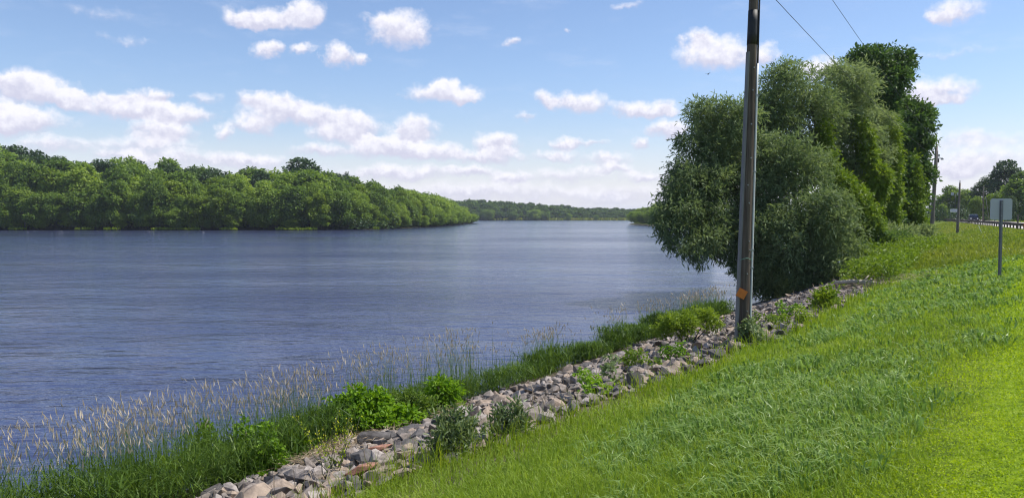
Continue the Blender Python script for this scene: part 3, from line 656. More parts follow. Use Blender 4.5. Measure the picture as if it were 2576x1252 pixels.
# undergrowth bushes at the foot of the thicket
def bush(name, lst, n, leaf, asp, mat, label, group=None, ovate=False, cat_='bush', stems=4, sub=4, flat=.85, droop=.1, up=.45):
    bl = bl_px(lst, flat); c = np.mean([b[:2] for b in bl], axis=0); z = max(G(*c), -4.5); b0 = np.array((*c, z))
    o = thing(name, tuple(b0), label, cat_, group)
    V, Fc, var = blob_leaves(sub_blobs(bl, sub), n // 4, leaf, asp, droop, ovate, jit=.5, inner=.8, up=up, sprig=5)
    V[:, 2] = np.maximum(V[:, 2], np.maximum(Gz(V[:, 0], V[:, 1]), -4.5) + .02)
    link('foliage', mesh('foliage', V - b0, Fc, mat, var), o)
    tgts = [bl[i % len(bl)] for i in range(stems)]
    link('stem', trunk_mesh('stem', M['dark_stem'], [((R.normal(0, .08), R.normal(0, .08), -.2), np.array(t[:3]) - b0 + R.normal(0, .1, 3), .025, .008) for t in tgts], 5), o)
    return o
bush('bush', [(2170, 690, 36, 39.5), (2130, 705, 30, 39), (2200, 665, 36, 41)], 9000, .2, .45, M['vine_leaf'], 'yellow-green bush at the foot of the big willow beside the stones', 'undergrowth bushes')
bush('bush', [(2245, 650, 38, 44), (2225, 625, 34, 45), (2265, 625, 30, 46)], 8000, .2, .45, M['elm_leaf'], 'dark rounded bush below the tall elm', 'undergrowth bushes')
bush('bush', [(2290, 620, 32, 49), (2310, 600, 26, 51), (2275, 595, 30, 50)], 7000, .2, .45, M['willow_leaf'], 'grey-green bush beside the foot of the left distant pole', 'undergrowth bushes')
bush('bush', [(2290, 650, 30, 42), (2320, 640, 28, 44), (2345, 625, 22, 48), (2260, 665, 24, 42)], 9000, .18, .45, M['vine_leaf'], 'low leafy yellow-green bush spreading into the meadow edge', 'undergrowth bushes')
bush('bush', [(2370, 618, 18, 55), (2400, 620, 14, 55), (2340, 608, 16, 56)], 5000, .16, .5, M['vine_leaf'], 'bright yellow-green weed patch left of the sign post in the meadow', 'undergrowth bushes', sub=2, flat=.5)

# ------------------------------------------------------------------ utility pole in front
def wood_mat(name, dark, light):
    m, N, L = nodes(name); b = N['Principled BSDF']; tx = N.new('ShaderNodeTexCoord')
    mp = N.new('ShaderNodeMapping'); mp.inputs['Scale'].default_value = (16, 16, .22); L.new(tx.outputs['Object'], mp.inputs[0])
    n = N.new('ShaderNodeTexNoise'); n.inputs['Scale'].default_value = 2.2; n.inputs['Detail'].default_value = 7; n.inputs['Roughness'].default_value = .7; L.new(mp.outputs[0], n.inputs['Vector'])
    n2 = N.new('ShaderNodeTexNoise'); n2.inputs['Scale'].default_value = 1.3; n2.inputs['Detail'].default_value = 4; L.new(tx.outputs['Object'], n2.inputs['Vector'])
    a = N.new('ShaderNodeMath'); a.operation = 'MULTIPLY_ADD'; a.inputs[1].default_value = .4; L.new(n2.outputs['Fac'], a.inputs[0]); L.new(n.outputs['Fac'], a.inputs[2])
    L.new(ramp(N, L, a.outputs[0], [(.46, tuple(x * .2 for x in dark)), (.58, dark), (.85, light)]), b.inputs['Base Color']); b.inputs['Roughness'].default_value = .9; b.inputs['Specular IOR Level'].default_value = .2
    bp = N.new('ShaderNodeBump'); bp.inputs['Strength'].default_value = .7; bp.inputs['Distance'].default_value = .015; L.new(n.outputs['Fac'], bp.inputs['Height']); L.new(bp.outputs[0], b.inputs['Normal'])
    return m
M['pole_wood'] = wood_mat('pole_wood', (.060, .046, .036), (.15, .12, .095))
M['far_pole_wood'] = wood_mat('far_pole_wood', (.12, .10, .08), (.25, .215, .18))
M['grey_cover'] = plain('grey_cover', (.19, .183, .175), .7, nscale=4, namt=.2, stretch=(3, 3, .5))
M['conduit'] = plain('conduit', (.62, .62, .60), .45, nscale=6, namt=.1)
M['black_wrap'] = plain('black_wrap', (.012, .012, .014), .6)
M['orange'] = plain('orange', (.60, .17, .02), .55, nscale=12, namt=.12)
M['steel'] = plain('steel', (.30, .30, .30), .45, .6, nscale=10)
M['alu'] = plain('alu', (.42, .42, .47), .5, .0, .5, nscale=5, namt=.05)
M['post_steel'] = plain('post_steel', (.17, .17, .20), .55, .3, nscale=9, namt=.15)
M['white_board'] = plain('white_board', (.62, .62, .60), .5, nscale=5, namt=.05)
M['cable'] = plain('cable', (.02, .02, .02), .6)
M['green_tape'] = plain('green_tape', (.16, .36, .26), .6)
PX, PY = 5.2, 17.3; PZ = G(PX, PY); LEAN = (.175, .0)       # top leans to the right by this much over 7.8 m
def pole():
    o = thing('utility_pole', (PX, PY, PZ), 'tall dark weathered wooden pole with an orange diamond marker in the foreground', 'utility pole')
    H = 9.9; kx = .0225
    def ax(z, dx=0, dy=0): return (kx * z + dx, dy, z)
    rad_ = lambda z: .158 - .0075 * z
    zs = np.linspace(-.6, H, 14)
    MB().tube([ax(z) for z in zs], [rad_(z) for z in zs], 28).build('shaft', M['pole_wood'], o)
    # flat grey cover strip down the left, facing the viewer
    a0 = math.radians(207)
    def strip(zs, ang, off, w, th, name, mat, parent=o):
        mb = bmesh.new(); prev = None
        rt = Vector((-math.sin(ang), math.cos(ang), 0)); nr = Vector((math.cos(ang), math.sin(ang), 0))
        for z in zs:
            c = Vector(ax(z)) + nr * (rad_(z) + off)
            cur = [mb.verts.new(c + rt * (w * k) + nr * q) for k, q in ((-.5, -.03), (-.5, th * .55), (-.25, th), (.25, th), (.5, th * .55), (.5, -.03))]
            if prev:
                for i in range(6): mb.faces.new((prev[i], prev[(i + 1) % 6], cur[(i + 1) % 6], cur[i]))
            else: mb.faces.new(cur)
            prev = cur
        mb.faces.new(list(reversed(prev))); bmesh.ops.recalc_face_normals(mb, faces=mb.faces)
        me = bpy.data.meshes.new(name); mb.to_mesh(me); mb.free(); me.materials.append(mat); return link(name, me, parent)
    strip(np.linspace(-.3, 6.55, 8), a0, 0, .10, .028, 'cable_cover', M['grey_cover'])
    ca = math.radians(338)
    def side(z, off): return (kx * z + math.cos(ca) * (rad_(z) + off), math.sin(ca) * (rad_(z) + off), z)
    c = MB().tube([side(z, .022) for z in np.linspace(-.2, 6.30, 9)], .024, 10).build('conduit', M['conduit'], o)
    st_ = MB()
    for z in (.4, 1.75, 2.15, 3.9, 5.6): st_.box(side(z, .02), (.075, .06, .03))
    st_.build('strap', M['steel'], o)
    MB().tube([side(z, .024) for z in np.linspace(6.29, H - .2, 6)], .021, 10).build('cable_riser', M['black_wrap'], o)
    zb = np.linspace(6.72, 7.47, 4)
    MB().tube([ax(z) for z in zb], [rad_(z) + .006 for z in zb], 28).build('black_band', M['black_wrap'], o)
    # orange diamond, tilted
    q = Matrix.Rotation(math.radians(-8), 3, 'Z') @ Matrix.Rotation(math.radians(27), 3, 'Y')
    MB().box((ax(1.18)[0] - .085, -.168, 1.18), (.20, .006, .20), q, .002).build('orange_marker', M['orange'], o)
    g = MB(); g.tube([(ax(1.95)[0] + math.cos(t) * .165, math.sin(t) * .165, 1.95 + .02 * math.sin(3 * t)) for t in np.linspace(3.6, 6.0, 10)], .006, 5); g.build('wire_tie', M['green_tape'], o)
    for z, dx in ((2.35, .05), (1.62, .03), (.78, .06), (2.15, .075), (3.2, .02), (4.2, .03), (4.95, .01), (5.7, .02), (6.2, .03), (3.6, -.02)):
        b = MB(); yy = -math.sqrt(max(rad_(z) ** 2 - dx * dx, 0)); b.tube([(ax(z)[0] + dx, yy + .01, z), (ax(z)[0] + dx, yy - .022, z)], .016, 8); b.build('bolt', M['steel'], o)
    # top hardware, above the picture
    t = MB(); t.tube([ax(H), ax(H + .12), ax(H + .25)], [.05, .06, .03], 10); t.build('insulator', M['grey_cover'], o)
    return np.array((PX, PY, PZ)), kx, H
pb, kx, PH1 = pole()
# ------------------------------------------------------------------ poles along the road
def far_pole(px, Y, top_py, label, r=.15, hw=0, kxx=0.0):
    x = (px - 512) / F * Y; z = G(x, Y); top = (216 - top_py) / F * Y; H = top - z
    o = thing('utility_pole', (x, Y, z), label, 'utility pole', 'wooden poles along the road')
    zs = np.linspace(-.4, H, 6); MB().tube([(kxx * q, 0, q) for q in zs], [r - (r * .42) * max(q, 0) / H for q in zs], 12).build('shaft', M['far_pole_wood'], o)
    MB().tube([(kxx * H, 0, H), (kxx * H, 0, H + .12), (kxx * H, 0, H + .3)], [.03, .05, .05], 8).build('insulator', M['grey_cover'], o)
    if hw:
        b = MB(); zc = H - 1.0; xx = kxx * zc
        b.box((xx + .3, 0, zc), (.55, .06, .06)); b.box((xx + .25, 0, zc + .22), (.10, .1, .2)); b.box((xx + .52, 0, zc - .08), (.2, .14, .10), None, .02); b.build('bracket', M['steel'], o)
        b = MB(); b.tube([(xx + .22, .05, zc - .35), (xx + .22, .05, zc - .02)], .08, 10); b.build('cable_closure', M['black_wrap'], o)
        for dz in (2.2, 2.55, 3.0): bb = MB(); bb.tube([(kxx * (H - dz), -.1, H - dz), (kxx * (H - dz) + .2, -.1, H - dz)], .015, 6); bb.build('step_bolt', M['steel'], o)
        MB().tube([(kxx * q + .10, -.07, q) for q in np.linspace(0, H - .4, 5)], .03, 8).build('conduit', M['grey_cover'], o)
    return np.array((x + kxx * H, Y, top))
p2 = far_pole(931.2, 63, 146, 'tallest of the distant poles, standing at the right end of the thicket', .17, 1, .034)
p3 = far_pole(957.3, 95, 182.5, 'middle distant pole in the meadow just left of the dark car', .17, 0, .028)
p4 = far_pole(982.5, 200, 187, 'farthest wooden pole beyond the road, left of the back of the road sign', .17)
def wire(a, b, sag, label):
    a, b = np.array(a, float), np.array(b, float); mb = MB()
    mb.tube([tuple((a + (b - a) * f) - a - np.array((0, 0, sag * 4 * f * (1 - f)))) for f in np.linspace(0, 1, 17)], .008, 5)
    o = mb.build('overhead_wire', M['cable'], None, tuple(a)); tag(o, label, 'wire', 'overhead wires')
ptop = pb + np.array((kx * PH1, 0, PH1 + .22))
wire(ptop, p2 + np.array((0, 0, .25)), .25, 'upper overhead wire crossing the sky to the right of the foreground pole')
pl = pb + np.array((kx * 8.1 + .1, -.02, 8.1)); wire(pl, p2 + np.array((.02, 0, -1.0)), .3, 'lower overhead wire running from the foreground pole into the willow crown')
# guy wire of the far pole
def guy():
    Y = 200; a = ((984.5 - 512) / F * Y, Y, (216 - 196) / F * Y); bx = (989.5 - 512) / F * Y; b = np.array((bx, Y, G(bx, Y)))
    mb = MB(); mb.tube([(0, 0, -.2), tuple(np.array(a) - b)], .05, 6); o = mb.build('guy_wire', M['grey_cover'], None, tuple(b)); tag(o, 'pale leaning guy wire beside the farthest pole beyond the road', 'guy wire')
guy()
def stake():
    b = at(983, 233.6); o = None
    t = ray(978.6, 225.4); t = t * (b[1] / t[1]) - b; mb = MB(); mb.tube([(0, 0, -.2), tuple(t)], .02, 6)
    tag(mb.build('marker_stake', M['white_board'], None, tuple(b)), 'thin pale leaning stake standing in the meadow below the car', 'stake')
stake()
def lamp_pole():
    Y = 236; x = (954.5 - 512) / F * Y; z = G(x, Y); H = (216 - 194) / F * Y - z
    o = thing('lamp_post', (x, Y, z), 'thin distant post carrying two white lamp heads, behind the small white sign', 'lamp post')
    MB().tube([(0, 0, -.3), (0, 0, H)], [.09, .06], 8).build('shaft', M['grey_cover'], o)
    MB().box((0, 0, H - .1), (1.9, .08, .08)).build('crossarm', M['grey_cover'], o)
    for s in (-.9, .9): MB().box((s, 0, H + .1), (.7, .5, .9), None, .08).build('lamp_head', M['white_board'], o)
lamp_pole()
# ------------------------------------------------------------------ signs
def sign():
    b = at(999.8, 277.5); Y = b[1]; k = Y / F
    o = thing('road_sign', tuple(b), 'grey back of a square road sign on a thin steel post in the grass', 'road sign', rz=rad(-14))
    top = (216 - 203) * k - b[2] + (216 - 216) ; ztop = ray(1000, 200)[2] / ray(1000, 200)[1] * Y - b[2]
    kx_ = .012
    p = MB(); p.prism([(-.045, -.02), (-.022, -.02), (-.018, .018), (.018, .018), (.022, -.02), (.045, -.02), (.045, -.026), (.016, -.026), (.012, .010), (-.012, .010), (-.016, -.026), (-.045, -.026)], -.5, ztop)
    bmesh.ops.transform(p.b, matrix=Matrix.Rotation(math.pi / 2, 4, 'X') @ Matrix.Scale(-1, 4, (0, 1, 0)), verts=p.b.verts) if False else None
    # extrude upward: prism runs along y, stand it up
    bmesh.ops.rotate(p.b, verts=p.b.verts, cent=(0, 0, 0), matrix=Matrix.Rotation(math.pi / 2, 3, 'X'))
    p.build('post', M['post_steel'], o)
    z1 = ray(1000, 198.2)[2] / ray(1000, 198.2)[1] * Y - b[2]; z0 = ray(1000, 219.5)[2] / ray(1000, 219.5)[1] * Y - b[2]; w = 19.6 * k
    s = bmesh.new(); r = .06; pr = []
    for cx, cz, a0 in ((w / 2 - r, z1 - r, 0), (-w / 2 + r, z1 - r, 90), (-w / 2 + r, z0 + r, 180), (w / 2 - r, z0 + r, 270)):
        for i in range(6): a = rad(a0 + 18 * i); pr.append((cx + r * math.cos(a), cz + r * math.sin(a)))
    q = MB(); q.b = s; q.prism(pr, .034, .040); q.build('panel', M['alu'], o)
    for z in (z1 - .12, z0 + .12): bl = MB(); bl.tube([(0, -.030, z), (0, .045, z)], .014, 8); bl.build('bolt', M['steel'], o)
sign()
def small_signs():
    Y = 172.0; x0 = (949.7 - 512) / F * Y; z = G(x0, Y); k = Y / F
    o = thing('road_sign', (x0, Y, z), 'small wide white sign on thin posts beyond the meadow by the guardrail', 'road sign')
    zt = (216 - 208.7) * k - z; zb_ = (216 - 211.7) * k - z; w = 8 * k
    MB().box((w / 2, 0, (zt + zb_) / 2), (w, .05, zt - zb_), None, .02).build('panel', M['white_board'], o)
    MB().box((w / 2, -.03, (zt + zb_) / 2), (w * .82, .012, (zt - zb_) * .55)).build('inset', M['alu'], o)
    for q in (.05, w - .05): MB().box((q, .06, zt / 2 - .2), (.06, .06, zt + .4)).build('post', M['post_steel'], o)
    Y = 212.0; x0 = (957.2 - 512) / F * Y; z = G(x0, Y); k = Y / F
    o = thing('road_sign', (x0, Y, z), 'small grey upright sign on one post across the road under the wide white sign', 'road sign')
    zt = (216 - 213) * k - z; MB().box((0, 0, zt - .5), (3.6 * k, .04, 1.0), None, .02).build('panel', M['alu'], o); MB().box((0, .05, zt / 2 - .2), (.08, .06, zt + .3)).build('post', M['post_steel'], o)
small_signs()
# ------------------------------------------------------------------ road, guardrail, car
M['concrete'] = plain('concrete', (.46, .42, .38), .85, nscale=1.2, namt=.12, spec=.2)
M['paint_white'] = plain('paint_white', (.75, .75, .72), .7); M['paint_yellow'] = plain('paint_yellow', (.65, .45, .06), .7)
M['rail_rust'] = plain('rail_rust', (.075, .040, .028), .8, .2, nscale=5, namt=.4)
M['rail_post'] = plain('rail_post', (.13, .10, .085), .85, nscale=5, namt=.35)
def rp(w, y):                    # road coordinates: w metres to the right of the rail line
    return np.array((13.5 + .5 * y + .8944 * w, y - .4472 * w, float(z_rail(y - .4472 * w))))
def road():
    ys = np.concatenate([np.arange(-60, 340, 8.0), np.arange(340, 900, 40)])
    def strip(name, w0, w1, dz, m, label, ys=ys):
        V = []; 
        for y in ys: V.append(rp(w0, y) + (0, 0, dz)); V.append(rp(w1, y) + (0, 0, dz))
        n = len(ys); Fc = np.array([(2 * i, 2 * i + 1, 2 * i + 3, 2 * i + 2) for i in range(n - 1)])
        tag(link(name, mesh(name, np.array(V), Fc, m)), label, 'road', kind='structure')
    strip('road', 1.2, 14.2, 0, M['concrete'], 'pale concrete road beyond the meadow')
    strip('road_edge_line', 2.9, 3.05, .006, M['paint_white'], 'white edge line of the road')
    strip('road_centre_line', 6.7, 6.82, .006, M['paint_yellow'], 'yellow centre line of the road')
    strip('road_far_line', 10.6, 10.75, .006, M['paint_white'], 'white edge line on the far side of the road')
road()
def guardrail():
    y0, y1 = 79.0, 322.0; b = rp(0, y0); o = thing('guardrail', tuple(b), 'long rusty brown guardrail on closely spaced posts beside the road', 'guardrail')
    ys = np.linspace(y0, y1, 60); prof = [(0, .42), (.05, .47), (.05, .53), (0, .585), (.05, .64), (.05, .70), (0, .75), (-.03, .75), (.015, .70), (.015, .64), (-.03, .585), (.015, .53), (.015, .47), (-.03, .42)]
    V = []; 
    for y in ys:
        c = rp(0, y); d = rp(-1, y) - rp(0, y); d[2] = 0
        for w, z in prof: V.append(c + d * w + np.array((0, 0, z)) - b)
    n = len(prof); Fc = [(i * n + k, i * n + (k + 1) % n, (i + 1) * n + (k + 1) % n, (i + 1) * n + k) for i in range(len(ys) - 1) for k in range(n)]
    link('rail', mesh('rail', np.array(V), np.array(Fc), M['rail_rust']), o)
    pm = MB().box((0, 0, .2), (.15, .18, 1.05), Matrix.Rotation(-.46, 3, 'Z')).me('post', M['rail_post'])
    for y in np.linspace(y0 + .5, y1, 98):
        q = rp(.14, y) - b; link('post', pm, o, tuple(q))
    q = rp(-.15, y0) - b
    MB().box((q[0], q[1], .55), (.5, .16, .42), Matrix.Rotation(-.46, 3, 'Z'), .05).build('end_terminal', plain('rail_orange', (.34, .13, .04), .7), o)
    MB().box((q[0] - .55, q[1] + .4, .75), (.1, .1, 1.9)).build('marker_post', M['rail_post'], o)
guardrail()
def car():
    y = 168.0; p = rp(2.9, y); hd = math.atan2(-(rp(0, 10) - rp(0, 0))[1], -(rp(0, 10) - rp(0, 0))[0])   # facing back towards us
    paint = plain('car_paint', (.012, .018, .045), .25, .3, .6, 3, .05); roofm = plain('car_roof_sky_sheen', (.42, .50, .62), .3, .2, .6, 3, .05)  # roof is pale blue: reflected sky put into its colour
    glass = plain('car_glass', (.02, .03, .05), .08, 0, .8, 2, .05); black = plain('car_trim', (.012, .012, .012), .7); tyre = plain('car_tyre', (.02, .02, .02), .9)
    rim = plain('car_rim', (.4, .4, .42), .35, .8); lamp = plain('car_lamp', (.8, .8, .8), .15); plate = plain('car_plate', (.6, .62, .65), .5)
    o = thing('car', tuple(p + (0, 0, .006)), 'dark blue boxy four-wheel-drive car with sky reflection coloured into its roof driving along the road', 'car', rz=hd)
    # x forward, y left
    b = MB(); b.box((0, 0, .78), (4.1, 1.76, .62), None, .10); b.box((1.28, 0, 1.11), (1.35, 1.56, .16), None, .06); b.build('body', paint, o)
    cb = MB()
    v = [(-2.0, .86, 1.05), (.72, .86, 1.05), (.38, .72, 1.74), (-1.94, .74, 1.74)]
    f = [cb.b.verts.new(q) for q in v]; g = [cb.b.verts.new((q[0], -q[1], q[2])) for q in v]
    for i in range(4): cb.b.faces.new((f[i], f[(i + 1) % 4], g[(i + 1) % 4], g[i]))
    cb.b.faces.new(f[::-1]); cb.b.faces.new(g); cb.build('cabin', paint, o)
    MB().box((-.78, 0, 1.79), (2.36, 1.46, .09), None, .035).build('roof', roofm, o)
    w = MB(); a = [(.71, .74, 1.14), (.71, -.74, 1.14), (.43, -.66, 1.68), (.43, .66, 1.68)]
    vs = [w.b.verts.new((q[0] + .02, q[1], q[2])) for q in a]; w.b.faces.new(vs); vb = [w.b.verts.new((q[0] - .03, q[1], q[2])) for q in a]; w.b.faces.new(vb[::-1])
    for i in range(4): w.b.faces.new((vs[i], vb[i], vb[(i + 1) % 4], vs[(i + 1) % 4]))
    w.build('windscreen', glass, o)
    for s in (1, -1):
        for x0, x1 in ((-.35, .42), (-1.2, -.45), (-1.9, -1.3)):
            q = MB(); q.box(((x0 + x1) / 2, s * .815, 1.42), (x1 - x0, .03, .44), Matrix.Rotation(s * .16, 3, 'X')); q.build('side_window', glass, o)
        q = MB(); q.box((.55, s * .98, 1.2), (.14, .24, .20), None, .04); q.build('mirror', black, o)
        q = MB(); q.tube([(2.0, s * .62, .93), (2.09, s * .62, .93)], .13, 14); q.build('headlight', lamp, o)
        for x in (1.32, -1.28):
            t = MB(); t.tube([(x, s * .68, .37), (x, s * .72, .37), (x, s * .90, .37), (x, s * .93, .37)], [.33, .37, .37, .33], 20); tw = t.build('wheel', tyre, o)
            r_ = MB(); r_.tube([(x, s * .92, .37), (x, s * .945, .37)], .21, 14); r_.build('rim', rim, tw)
            fl = MB(); fl.box((x, s * .93, .80), (1.0, .16, .10), None, .04); fl.build('fender', black, o)
    g = MB()
    for i in range(7): g.box((2.055, (i - 3) * .11, .95), (.04, .05, .26), None, .01)
    g.build('grille', black, o)
    MB().box((2.14, 0, .55), (.22, 1.7, .2), None, .04).build('bumper', black, o)
    MB().box((2.26, 0, .55), (.02, .3, .12)).build('number_plate', plate, o)
car()
def bird():
    Y = 62; p = ray(708, 74); p = p * (Y / p[1]); o = MB(); t = Matrix.Translation
    o.tube([(-.11, 0, .01), (-.06, 0, .0), (.02, 0, 0), (.09, 0, .015), (.13, 0, .02)], [.012, .03, .036, .024, .006], 8)
    for s in (1, -1):
        v = [o.b.verts.new(q) for q in ((.05, s * .02, .01), (-.04, s * .02, .01), (-.08, s * .16, .07), (-.03, s * .30, .05), (.02, s * .18, .085))]
        o.b.faces.new(v)
    tag(o.build('bird', M['cable'], None, tuple(p), .6), 'tiny dark bird flying in the blue sky left of the wooden pole', 'bird')
bird()

# ------------------------------------------------------------------ riprap stones
def rock_mesh(seed):
    r = np.random.default_rng(seed); n = r.integers(11, 16); p = r.normal(size=(n, 3)); p /= np.linalg.norm(p, axis=1, keepdims=True)
    p *= r.uniform(.8, 1.15, (n, 1)); p *= np.array((1, r.uniform(.6, .9), r.uniform(.42, .7))) * .5
    bm = bmesh.new()
    for q in p: bm.verts.new(q)
    h = bmesh.ops.convex_hull(bm, input=bm.verts)
    for v in [v for v in bm.verts if not v.link_faces]: bm.verts.remove(v)
    bmesh.ops.dissolve_limit(bm, angle_limit=.22, verts=bm.verts, edges=bm.edges)
    bmesh.ops.bevel(bm, geom=list(bm.edges), offset=.010, segments=1, affect='EDGES')
    bmesh.ops.triangulate(bm, faces=bm.faces); bmesh.ops.recalc_face_normals(bm, faces=bm.faces)
    bm.verts.index_update(); V = np.array([v.co[:] for v in bm.verts]); Fc = np.array([[v.index for v in f.verts] for f in bm.faces]); bm.free(); return V, Fc
def rock_edge(t): return np.interp(t, [-15, -7.5, 0, 8, 20, 47], [5.0, 5.4, 6.5, 6.85, 6.7, 6.0])
def stones():
    RK = [rock_mesh(900 + i) for i in range(14)]
    T, S_ = [], []
    for layer in range(2):
        g = .23 if layer == 0 else .38
        t, s = np.meshgrid(np.arange(-15, 47, g), np.arange(.2, 7.4, g)); t = t.ravel() + R.uniform(-.16, .16, t.size); s = s.ravel() + R.uniform(-.16, .16, s.size)
        T.append(t); S_.append(s)
    n0 = len(T[0]); t = np.concatenate(T); s = np.concatenate(S_); lay = np.arange(len(t)) >= n0
    edge = rock_edge(t) + (vnoise(t, t * 0, .5) - .5) * .8
    low = 1.2 + (vnoise(t, t * 0 + 9, .4) - .5) * .6 - .9 * sstep(18, 26, t)
    k = (s < edge) & (s > low); t, s, lay, edge = t[k], s[k], lay[k], edge[k]; P = ts(t, s); n = len(t)
    size = np.clip(R.lognormal(0, .36, n) * np.interp(t, [-8, 4, 14], [.29, .235, .20]), .12, .55); size[lay] *= .9
    z = Gz(P[:, 0], P[:, 1]) + size * .10 + np.where(lay, .05, 0)
    dist = np.hypot(P[:, 0], P[:, 1]); px = 512 + F * P[:, 0] / np.maximum(P[:, 1], .5); py = 216 - z / np.maximum(P[:, 1], .5) * F
    vis = (px > 0) & (px < 1024) & (py < 500) & (P[:, 1] > 4) & (s > 1.6) & (s < edge - .4)
    score = np.where(vis, size / dist * np.where(lay, 1.3, 1), 0); big = np.argsort(-score)[:296]; isb = np.zeros(n, bool); isb[big] = True
    ci = R.choice(5, n, p=[.40, .20, .17, .23, .0]); ri = R.integers(0, 14, n)
    rot = [Matrix.Rotation(R.uniform(0, 6.28), 3, 'Z') @ Matrix.Rotation(R.normal(0, .35), 3, 'X') @ Matrix.Rotation(R.normal(0, .35), 3, 'Y') for _ in range(n)]
    LB = {'grey': ('mid grey angular stone in the riprap along the bank', 'grey riprap stones'), 'pale': ('pale whitish angular stone in the riprap along the bank', 'pale riprap stones'),
          'dark': ('dark slate-grey angular stone in the riprap along the bank', 'dark riprap stones'), 'tan': ('brownish tan angular stone in the riprap along the bank', 'tan riprap stones')}
    cache = {}
    def single(i, col, p, zz, sz, rt, label=None, group=None):
        key = (i, col)
        if key not in cache: cache[key] = mesh('rock', RK[i][0], RK[i][1], M['rock_' + col])
        o = link('rock', cache[key], None, (p[0], p[1], zz), 0, sz if not isinstance(sz, tuple) else sz); o.rotation_euler = rt.to_euler()
        l, g = LB.get(col, (None, None)); tag(o, label or l, 'rock', group or g)
    for i in big:
        col = ROCKS[ci[i]][0]; col = 'tan' if col == 'red' else col
        single(ri[i], col, P[i], z[i], float(size[i]), rot[i])
    for px_, py_, sz, lab in ((373, 460, (.62, .42, .42), 'reddish stone in the near riprap, between the yellow-flowered weed and the dark willow shrub'), (360, 481, (.5, .42, .4), 'orange-brown stone at the foot of the near riprap just above the bottom grass')):
        p = at(px_, py_); single(3, 'red', p, p[2] + .16, sz, Matrix.Rotation(.5, 3, 'Z'), lab, 'reddish stones')
    p = at(372, 447); single(5, 'dark', p, p[2] + .2, (.72, .5, .45), Matrix.Rotation(.3, 3, 'Z'), 'large flat slate-blue stone lying just above the reddish stone in the riprap', 'large slate stones')
    p = at(364, 467); single(8, 'dark', p, p[2] + .17, (.6, .5, .45), Matrix.Rotation(-.4, 3, 'Z'), 'large dark stone lying just below the reddish stone in the riprap', 'large slate stones')
    Vs, Fs, mi, o_ = [], [], [], 0
    for i in np.where(~isb)[0]:
        V = RK[ri[i]][0] @ np.array(rot[i]).T * size[i] + np.array((*P[i], z[i])); Vs.append(V); Fs.append(RK[ri[i]][1] + o_); mi += [ci[i]] * len(RK[ri[i]][1]); o_ += len(V)
    tag(link('riprap', mesh('riprap', np.concatenate(Vs), np.concatenate(Fs), [M['rock_' + k] for k, _ in ROCKS], None, False, mi)), 'band of broken grey stones covering the bank above the water', 'stones', kind='stuff')
stones()

# ------------------------------------------------------------------ grass
def blades(P, h, w, lean, curl, rnd=True):
    """curved ribbons, 5 vertices each. lean: (n,2) horizontal reach of the tip as a fraction of h"""
    n = len(P); a = R.uniform(0, math.pi, n); sd = np.stack([np.cos(a), np.sin(a), np.zeros(n)], 1) * (w * .5)[:, None]
    m = P + np.concatenate([lean * (h * .35)[:, None], (h * .62)[:, None]], 1); m2 = m
    tip = P + np.concatenate([lean * h[:, None], (h * (1 - curl))[:, None]], 1)
    V = np.stack([P - sd, P + sd, m - sd * .85, m + sd * .85, tip], 1).reshape(-1, 3); k = np.arange(n)[:, None] * 5
    return V, [k + np.array([[0, 1, 3, 2]]), k + np.array([[2, 3, 4]])]
def radial(n, r0, r1, a0, a1):
    a = np.radians(R.uniform(a0, a1, n)); r = np.exp(R.uniform(math.log(r0), math.log(r1), n)); return np.sin(a) * r, np.cos(a) * r, r
def grass_obj(name, P, h, w, lean, curl, mat, label, cat_='grass', var=None):
    V, Fc = blades(P, h, w, lean, curl); var = R.random(len(P)) if var is None else var
    tag(link(name, mesh(name, V, Fc, mat, np.repeat(var, 5))), label, cat_, kind='stuff')
def lawn_edge(x, y): return np.interp(y, [0, 4.5, 18, 40], [10.35, 10.5, 11.3, 11.9]) + (vnoise(x, y, .8) - .5) * 1.0
def edge_of_lawn(x, y):          # the mown lawn ends where the meadow starts
    return 33 + (vnoise(x, y, .3) - .5) * 2
